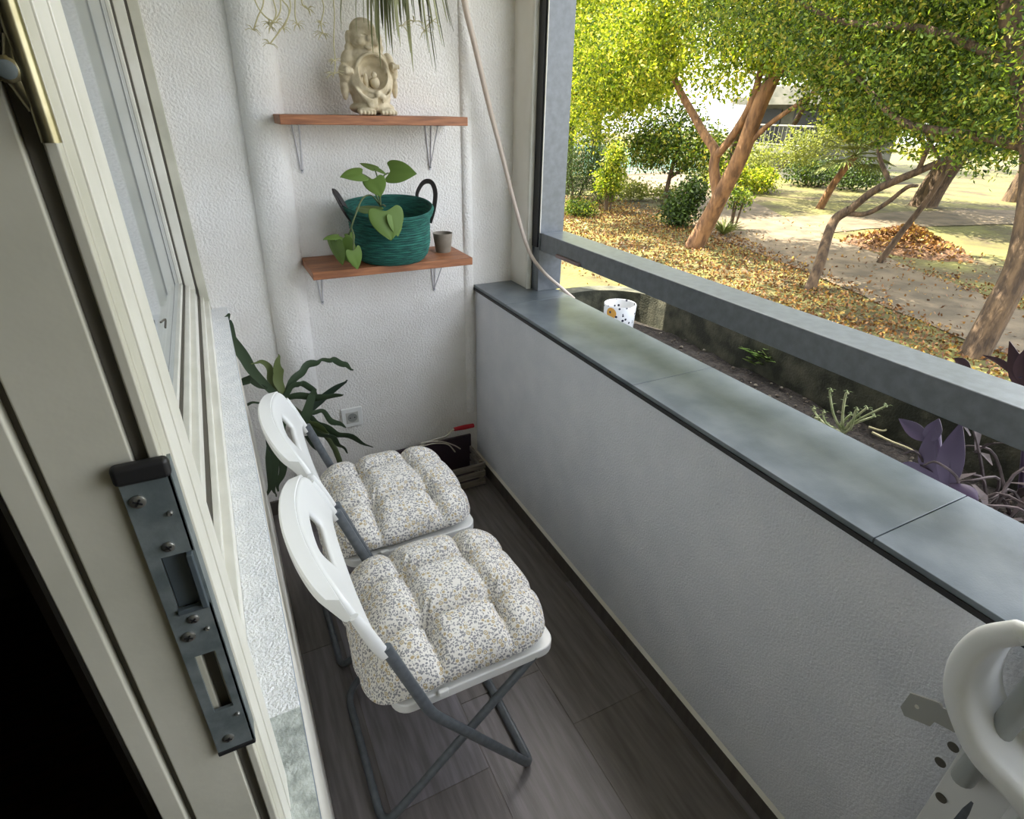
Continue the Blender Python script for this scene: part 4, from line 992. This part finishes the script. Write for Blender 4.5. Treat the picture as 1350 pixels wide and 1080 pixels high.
# slim straight trunk by the leaf pile
tree('park_tree', 'slim straight young tree standing in front of the leaf pile', [(8.90,3.53,-.6),(8.9,3.35,-.1),(8.9,3.1,.5),(8.9,2.95,1.1),(8.9,2.8,1.9),(8.9,2.7,2.8)], [.055,.05,.045,.04,.035,.02],
  [([(8.9,3.0,.9),(8.8,3.5,1.5),(8.7,3.9,2.0)], [.025,.02,.01])],
  [(8.7,2.9,2.3,1.0,1.1,.8),(8.8,3.9,2.0,.7,.8,.5),(8.8,1.8,1.9,.8,.9,.6),(8.9,2.9,3.3,1.2,1.3,.7),(8.8,2.2,1.45,.7,.8,.3),(8.8,4.6,1.6,.5,.6,.3),(8.7,2.6,1.8,1.0,1.1,.4)], 24000, .075, M_l1, high=[(9.0,5.2,5.0,1.8,2.2,.8)])
# mid and far trees
tree('park_tree', 'stout far trunk leaning right across the bright path', [(16.9,7.5,-.6),(16.9,7.3,.2),(16.9,6.9,1.2),(16.9,6.6,2.4)], [.40,.33,.28,.2], [([(16.9,6.9,1.2),(16.7,7.9,2.4),(16.5,8.6,3.4)], [.14,.1,.05])],
  [(16.5,7.0,3.4,2.4,2.6,1.3),(16.5,5.0,2.7,1.6,1.9,1.0),(16.6,9.0,3.0,1.7,1.9,1.1),(16.5,7,5.0,2.4,2.8,1.0),(16.5,9.4,1.6,1.0,1.2,.6),(16.8,4.0,1.4,1.2,1.4,.5)], 18000, .16, M_l2, None, 'park trees beyond the path')
tree('park_tree', 'far dark trunk right of the stout leaning one', [(21,7.2,-.6),(21,7.1,.4),(21,7,2)], [.32,.26,.2], [([(21,7,1.8),(20.6,6,3)], [.1,.05])],
  [(20.5,6.5,3.0,2.2,2.4,1.4),(20.5,4,2.2,1.8,1.8,1.2),(20.6,6,5,2.8,3.2,1.4)], 10000, .19, M_l3, None, 'park trees beyond the path')
tree('park_tree', 'bushy tree behind the forked trunk, left of the white path', [(9.9,10.2,-.6),(9.9,10.1,.2),(10,10,1.2)], [.07,.06,.04], [([(9.9,10.1,.1),(10.3,9.5,.7),(10.5,9.2,1.2)], [.045,.035,.02])],
  [(10,10.3,1.0,1.0,1.1,.8),(10.3,9.3,.75,.8,.8,.55),(9.8,11.2,.9,.8,.9,.6)], 8500, .10, M_l2, None, 'park trees beyond the path')
tree('park_tree', 'tall leafy tree filling the view right of the grey post', [(8.6,13.2,-.6),(8.6,13.1,1),(8.6,13,3)], [.2,.18,.12], [([(8.6,13.1,1.2),(8.0,12.2,2.2)], [.08,.04]), ([(8.6,13.1,1.5),(9.4,12.2,2.6)], [.08,.04])],
  [(8.2,12.6,3.0,1.6,1.7,1.3),(9.4,12.0,2.6,1.3,1.4,1.1),(7.8,12.3,1.5,1.1,1.1,.8),(8.8,12.8,4.8,1.8,2.0,1.2),(10.5,11.6,3.5,1.3,1.5,1.1),(9.8,11.2,2.0,.8,.9,.4),(11.6,10.6,2.3,.8,.9,.4)], 21000, .13, M_l1, None, 'park trees beyond the path')
tree('park_tree', 'dense dark green tree in the middle distance behind the forked trunk', [(13.4,11.6,-.6),(13.4,11.4,1),(13.4,10.4,3)], [.14,.12,.10], [([(13.4,9.5,1.4),(13,8.6,2.6)], [.07,.04])],
  [(13.2,9.2,3.5,1.6,1.7,1.1),(12.9,7.9,3.1,1.4,1.5,1.1),(13.3,10.8,3.6,1.5,1.5,1.1),(13.3,9.3,4.9,1.8,2.0,.9),(13.4,7.4,2.2,1.1,1.2,.7)], 16000, .13, M_l3, None, 'park trees beyond the path')
tree('park_tree', 'broad leafy tree right of the palm, over the lawn', [(13.6,3.2,-.6),(13.6,3.2,1),(13.5,3.6,3)], [.12,.10,.09], [([(13.6,4.2,1.0),(13.2,5.2,2.4)], [.07,.04]), ([(13.6,4.2,1.4),(13.4,3,2.6)], [.07,.04])],
  [(13.3,4.2,3.2,1.7,1.9,1.2),(13.2,5.8,2.7,1.3,1.4,.9),(13.2,2.6,2.5,1.5,1.5,1.0),(13.4,4,4.6,1.9,2.1,.9),(13.2,6.2,1.7,.9,1.0,.5),(13.2,4.2,1.7,1.2,1.3,.4),(13.2,5.4,1.15,.8,.9,.4),(13.0,2.2,1.3,1.1,1.1,.4)], 24000, .13, M_l1, None, 'park trees beyond the path')
def bush(name, label, c, clusters, n, size, m_, grp=None, cat='bush', aspect=.5, droop=.3):
    e = empty(name, (c[0], c[1], GZ), label, cat, grp)
    P = []
    for k in range(7):
        a = rng.uniform(0,2*PI); cl = clusters[k % len(clusters)]
        tip = Vector((cl[0]+.4*cl[3]*math.cos(a), cl[1]+.4*cl[4]*math.sin(a), cl[2]))
        b = Vector((c[0]+.05*math.cos(a), c[1]+.05*math.sin(a), GZ-.08)); P.append(tube([b, b.lerp(tip,.5)+Vector((0,0,.05)), tip], [.022,.014,.006], 6))
    mk('stems', join(*P), M_bark, e)
    pts = []
    vol = np.array([q[3]*q[4]*q[5] for q in clusters])**.8; vol /= vol.sum()
    for q, f in zip(clusters, vol):
        k = int(n*f); d = rng.normal(size=(k,3)); d /= np.linalg.norm(d,axis=1)[:,None]
        pts.append(d*(rng.random((k,1))**.4)*np.array(q[3:6])*(1+.2*rng.normal(size=(k,1))) + np.array(q[:3]))
    pts = np.concatenate(pts); pts = pts[pts[:,2] > GZ+.02]
    leaves_mesh('foliage', pts, size, m_, e, aspect, droop); return e
bush('cypress_bush', 'tall dark feathery conifer bush beside the grey post', (7.6,11.0), [(7.6,11.0,.3,.55,.55,.9),(8.2,10.9,.4,.5,.5,.95)], 9000, .075, M_l3, None, 'bush', .25)
bush('young_shrub', 'bright young shrub on a short stem in front of the conifer', (7.75,9.75), [(7.75,9.75,.15,.38,.38,.42),(7.8,9.7,.65,.28,.28,.35)], 2600, .085, M_l1)
bush('low_shrub', 'low rounded shrub at the left edge of the litter by the post', (6.7,9.4), [(6.7,9.4,-.42,.42,.40,.22)], 1500, .07, M_l2)
bush('dark_shrub', 'dark glossy shrub left of the forked trunk', (8.1,7.6), [(8.1,7.6,-.25,.42,.42,.36),(8.3,7.5,.12,.32,.32,.3)], 3000, .09, M_l3)
bush('hedge_row', 'low bushy growth behind the leaf litter in front of the pale path', (9.9,11.9), [(9.0,11.6,-.35,.5,.4,.28),(9.8,11.3,-.35,.6,.4,.3),(10.6,10.9,-.4,.5,.4,.25)], 3000, .08, M_l4)
bush('flowering_bush', 'light yellow green bush by the building entrance', (13.6,11.6), [(13.6,11.6,-.1,.7,.7,.5),(14.5,11.2,-.2,.6,.6,.4)], 3000, .11, M_l1)
bush('grey_bush', 'grey green bush in front of the far building', (15.2,12.0), [(15.2,12.0,.2,.8,.8,.8),(14.2,12.6,.0,.7,.7,.6),(15.6,10.8,.7,.7,.8,.6),(16.2,10.0,1.2,.8,.9,.6)], 7000, .10, M_l4)
bush('spindly_tree', 'small spindly sapling beside the white path', (9.0,6.9), [(9.0,6.85,.05,.32,.3,.25)], 500, .08, M_l2, None, 'tree')
bush('dark_hedge', 'dark hedge at the foot of the far building', (17.8,12.0), [(17.8,12.0,-.1,.9,.9,.5),(18.2,10.6,-.1,.9,.9,.45)], 3500, .12, M_l3)
# backdrop trees, far
for i, (x, y, z, r, mm_, lab) in enumerate([(7,20,3.6,3.2,M_l2,'far tree hidden mostly behind the grey post'), (17,24,4,3.6,M_l1,'far leafy tree behind the tall one near the post'), (27,19,4.2,3.4,M_l2,'far tree rising behind the building with the balcony'), (33,12,4,4.2,M_l2,'far broad tree beyond the bright lawn'), (31,4.5,3.6,3.6,M_l1,'far tree at the right edge beyond the lawn')]):
    tree('park_tree', lab, [(x,y,GZ),(x,y,2),(x,y,4)], [.3,.25,.15], [], [(x,y,z,r,r,r*.75),(x-1,y+1.5,z+1.6,r*.8,r*.8,r*.6),(x,y-2.4,z-.6,r*.7,r*.7,r*.5)], 9000, .30, mm_, None, 'park trees beyond the path')
# spiky grass clump, palm
def spiky(name, label, c, n, L, wd, m_, cat='plant', trunk=None, up=(.5,1.0), grp=None):
    e = empty(name, (c[0], c[1], GZ), label, cat, grp)
    if trunk: mk('trunk', tube(smooth_path(trunk, 5), [.14,.12,.10], 10), M_barkr, e)
    P = []; base = Vector(c)
    for k in range(n):
        a = rng.uniform(0, 2*PI); el = rng.uniform(*up); d_ = Vector((math.cos(a)*math.cos(el), math.sin(a)*math.cos(el), math.sin(el)))
        l = L*rng.uniform(.6,1.1); P.append(ribbon([base, base+d_*l*.5, base+d_*l+Vector((0,0,-.18*l))], [wd*.5, wd, wd*.1], fold=.3, thick=.003))
    mk('fronds', join(*P), m_, e); return e
spiky('spiky_clump', 'pale spiky grass clump right of the forked trunk', (8.3,6.45,-.6), 90, .5, .03, M_l4)
def fan_palm(name, label, base, top_):
    e = empty(name, base, label, 'palm'); top_ = Vector(top_)
    mk('trunk', tube(smooth_path([Vector(base)-Vector((0,0,.1)), Vector(base).lerp(top_,.5)+Vector((0,.05,0)), top_], 5), [.11,.09,.08], 10), M_barkr, e)
    for k in range(22):
        a = k*2.399; el = -.5+1.5*(k/22); d_ = Vector((math.cos(a)*math.cos(el), math.sin(a)*math.cos(el), math.sin(el))); st = top_+d_*.45
        P = [tube([top_, st], .012, 5)]
        s = d_.cross(Vector((0,0,1))).normalized(); u = s.cross(d_)
        for j in range(13):
            b = (j/12-.5)*2.6; q = (d_*math.cos(b)+s*math.sin(b)).normalized(); P.append(ribbon([st, st+q*.3, st+q*.55-Vector((0,0,.08))], [.02,.045,.004], fold=.4, thick=.003))
        mk('frond', join(*P), M_l4, e)
fan_palm('fan_palm', 'small fan palm with a slanting trunk beyond the path', (13.6,8.3,-.6), (13.5,7.6,.75))
# leaf pile, litter
def pile():
    V, F = [], []; n_ = 40
    for j in range(n_+1):
        for i in range(n_+1):
            u, v = 2*i/n_-1, 2*j/n_-1; r = math.hypot(u, v); V.append((10.5+u*.85, 4.1+v*1.15, gh(10.5,4.1)-.02+.42*max(0, 1-r)**1.1+.03*noise.noise(Vector((u*6,v*6,0)))*(r < 1)))
    for j in range(n_):
        for i in range(n_): k = j*(n_+1)+i; F.append((k,k+1,k+n_+2,k+n_+1))
    return V, F
lpile = empty('leaf_pile', (10.5,4.1,GZ), 'raked mound of brown dry leaves on the lawn', 'leaf pile'); lpile['kind'] = 'stuff'
mk('mound', pile(), mat('pile_brown', srgb(70,48,30), .95, srgb(104,76,50), 14, bump=.8, bscale=30, bdist=.03), lpile)
k = 3000; u = rng.normal(size=(k,2))*.36; r = np.hypot(u[:,0], u[:,1]); c_ = np.stack([10.5+u[:,0]*.85, 4.1+u[:,1]*1.15, GZ+.02+.42*np.clip(1-r,0,1)**1.1], 1)
M_lit = leafmat('litter_leaf', srgb(80,52,28), srgb(132,92,48), srgb(168,138,66), tr=.1)
leaves_mesh('loose_leaves', c_, .08, M_lit, lpile, .6, 0, .1)
k = 60000; c_ = np.stack([rng.uniform(3.5,11.5,k), rng.uniform(-1.5,12.5,k), np.zeros(k)], 1)
c_ = c_[rng.random(len(c_)) < np.clip(1.25-((c_[:,0]-6.6)/2.6)**2, .04, 1)]
# keep the path mostly clear
pc = np.interp(c_[:,1], [-2,.9,2.7,4.6,6.6,9], [6.9,7.2,7.9,8.6,9.4,10.8]); onp = np.abs(c_[:,0]-pc) < .75; c_ = c_[~onp | (rng.random(len(c_)) < .12)]
c_[:,2] = [gh(a, b)+.02 for a, b in c_[:,:2]]
lit = leaves_mesh('leaf_litter', c_, .052, M_lit, None, .6, 0, .08)
tag(lit, 'fallen yellow and brown leaves strewn over the lawn under the trees', 'leaf litter', kind='stuff')
# far building with balcony, fence, pale wall
bd = empty('building', (20,14,GZ), 'grey low building with a railed balcony beyond the trees', 'building')
M_conc = mat('grey_concrete', srgb(84,84,74), .9, srgb(108,106,96), 3)
mk('wall', join(box(19.2,24,13.2,17,GZ-.1,.35), box(19.8,24,13.2,17,.35,2.6), box(19.0,19.8,13.2,17,.30,.50), box(18.9,24,13.0,17.2,1.95,2.2)), M_conc, bd, smooth=False)
P = [tube([(19.05,13.2,1.25),(19.05,17,1.25)], .03, 6), tube([(19.05,13.2,.6),(19.05,17,.6)], .02, 6)]
for k in range(20): P.append(tube([(19.05,13.2+k*.195,.5),(19.05,13.2+k*.195,1.25)], .012, 5))
mk('railing', join(*P), mat('railing_grey', srgb(126,124,114), .5), bd)
for k in range(2): mk('window', box(19.76,19.82,13.5+k*1.9,14.8+k*1.9,.6,1.8), M_black, bd, smooth=False)
fe = empty('fence', (14.5,17.5,GZ), 'pale turquoise mesh fence beyond the white path', 'fence')
M_turq = mat('turquoise_mesh', srgb(150,196,178), .7)
mk('panel', join(*[box(10+k*.12,10.02+k*.12,17.4,17.42,GZ,.5) for k in range(70)], *[box(10,18.4,17.4,17.42,z,z+.02) for z in (-.5,-.3,-.1,.1,.3,.48)]), M_turq, fe, smooth=False)
for k in range(5): mk('post', tube([(10+k*2.1,17.41,GZ-.1),(10+k*2.1,17.41,.6)], .03, 8), M_turq, fe)
pwb = mk('far_house', join(box(8,24,34,38,GZ-.1,3.9), box(7.8,24.2,33.7,38,3.9,4.2)), mat('pale_render', srgb(226,224,214), .9), smooth=False, bev=.02)
tag(pwb, 'pale rendered wall of a house glimpsed behind the fence', 'building')
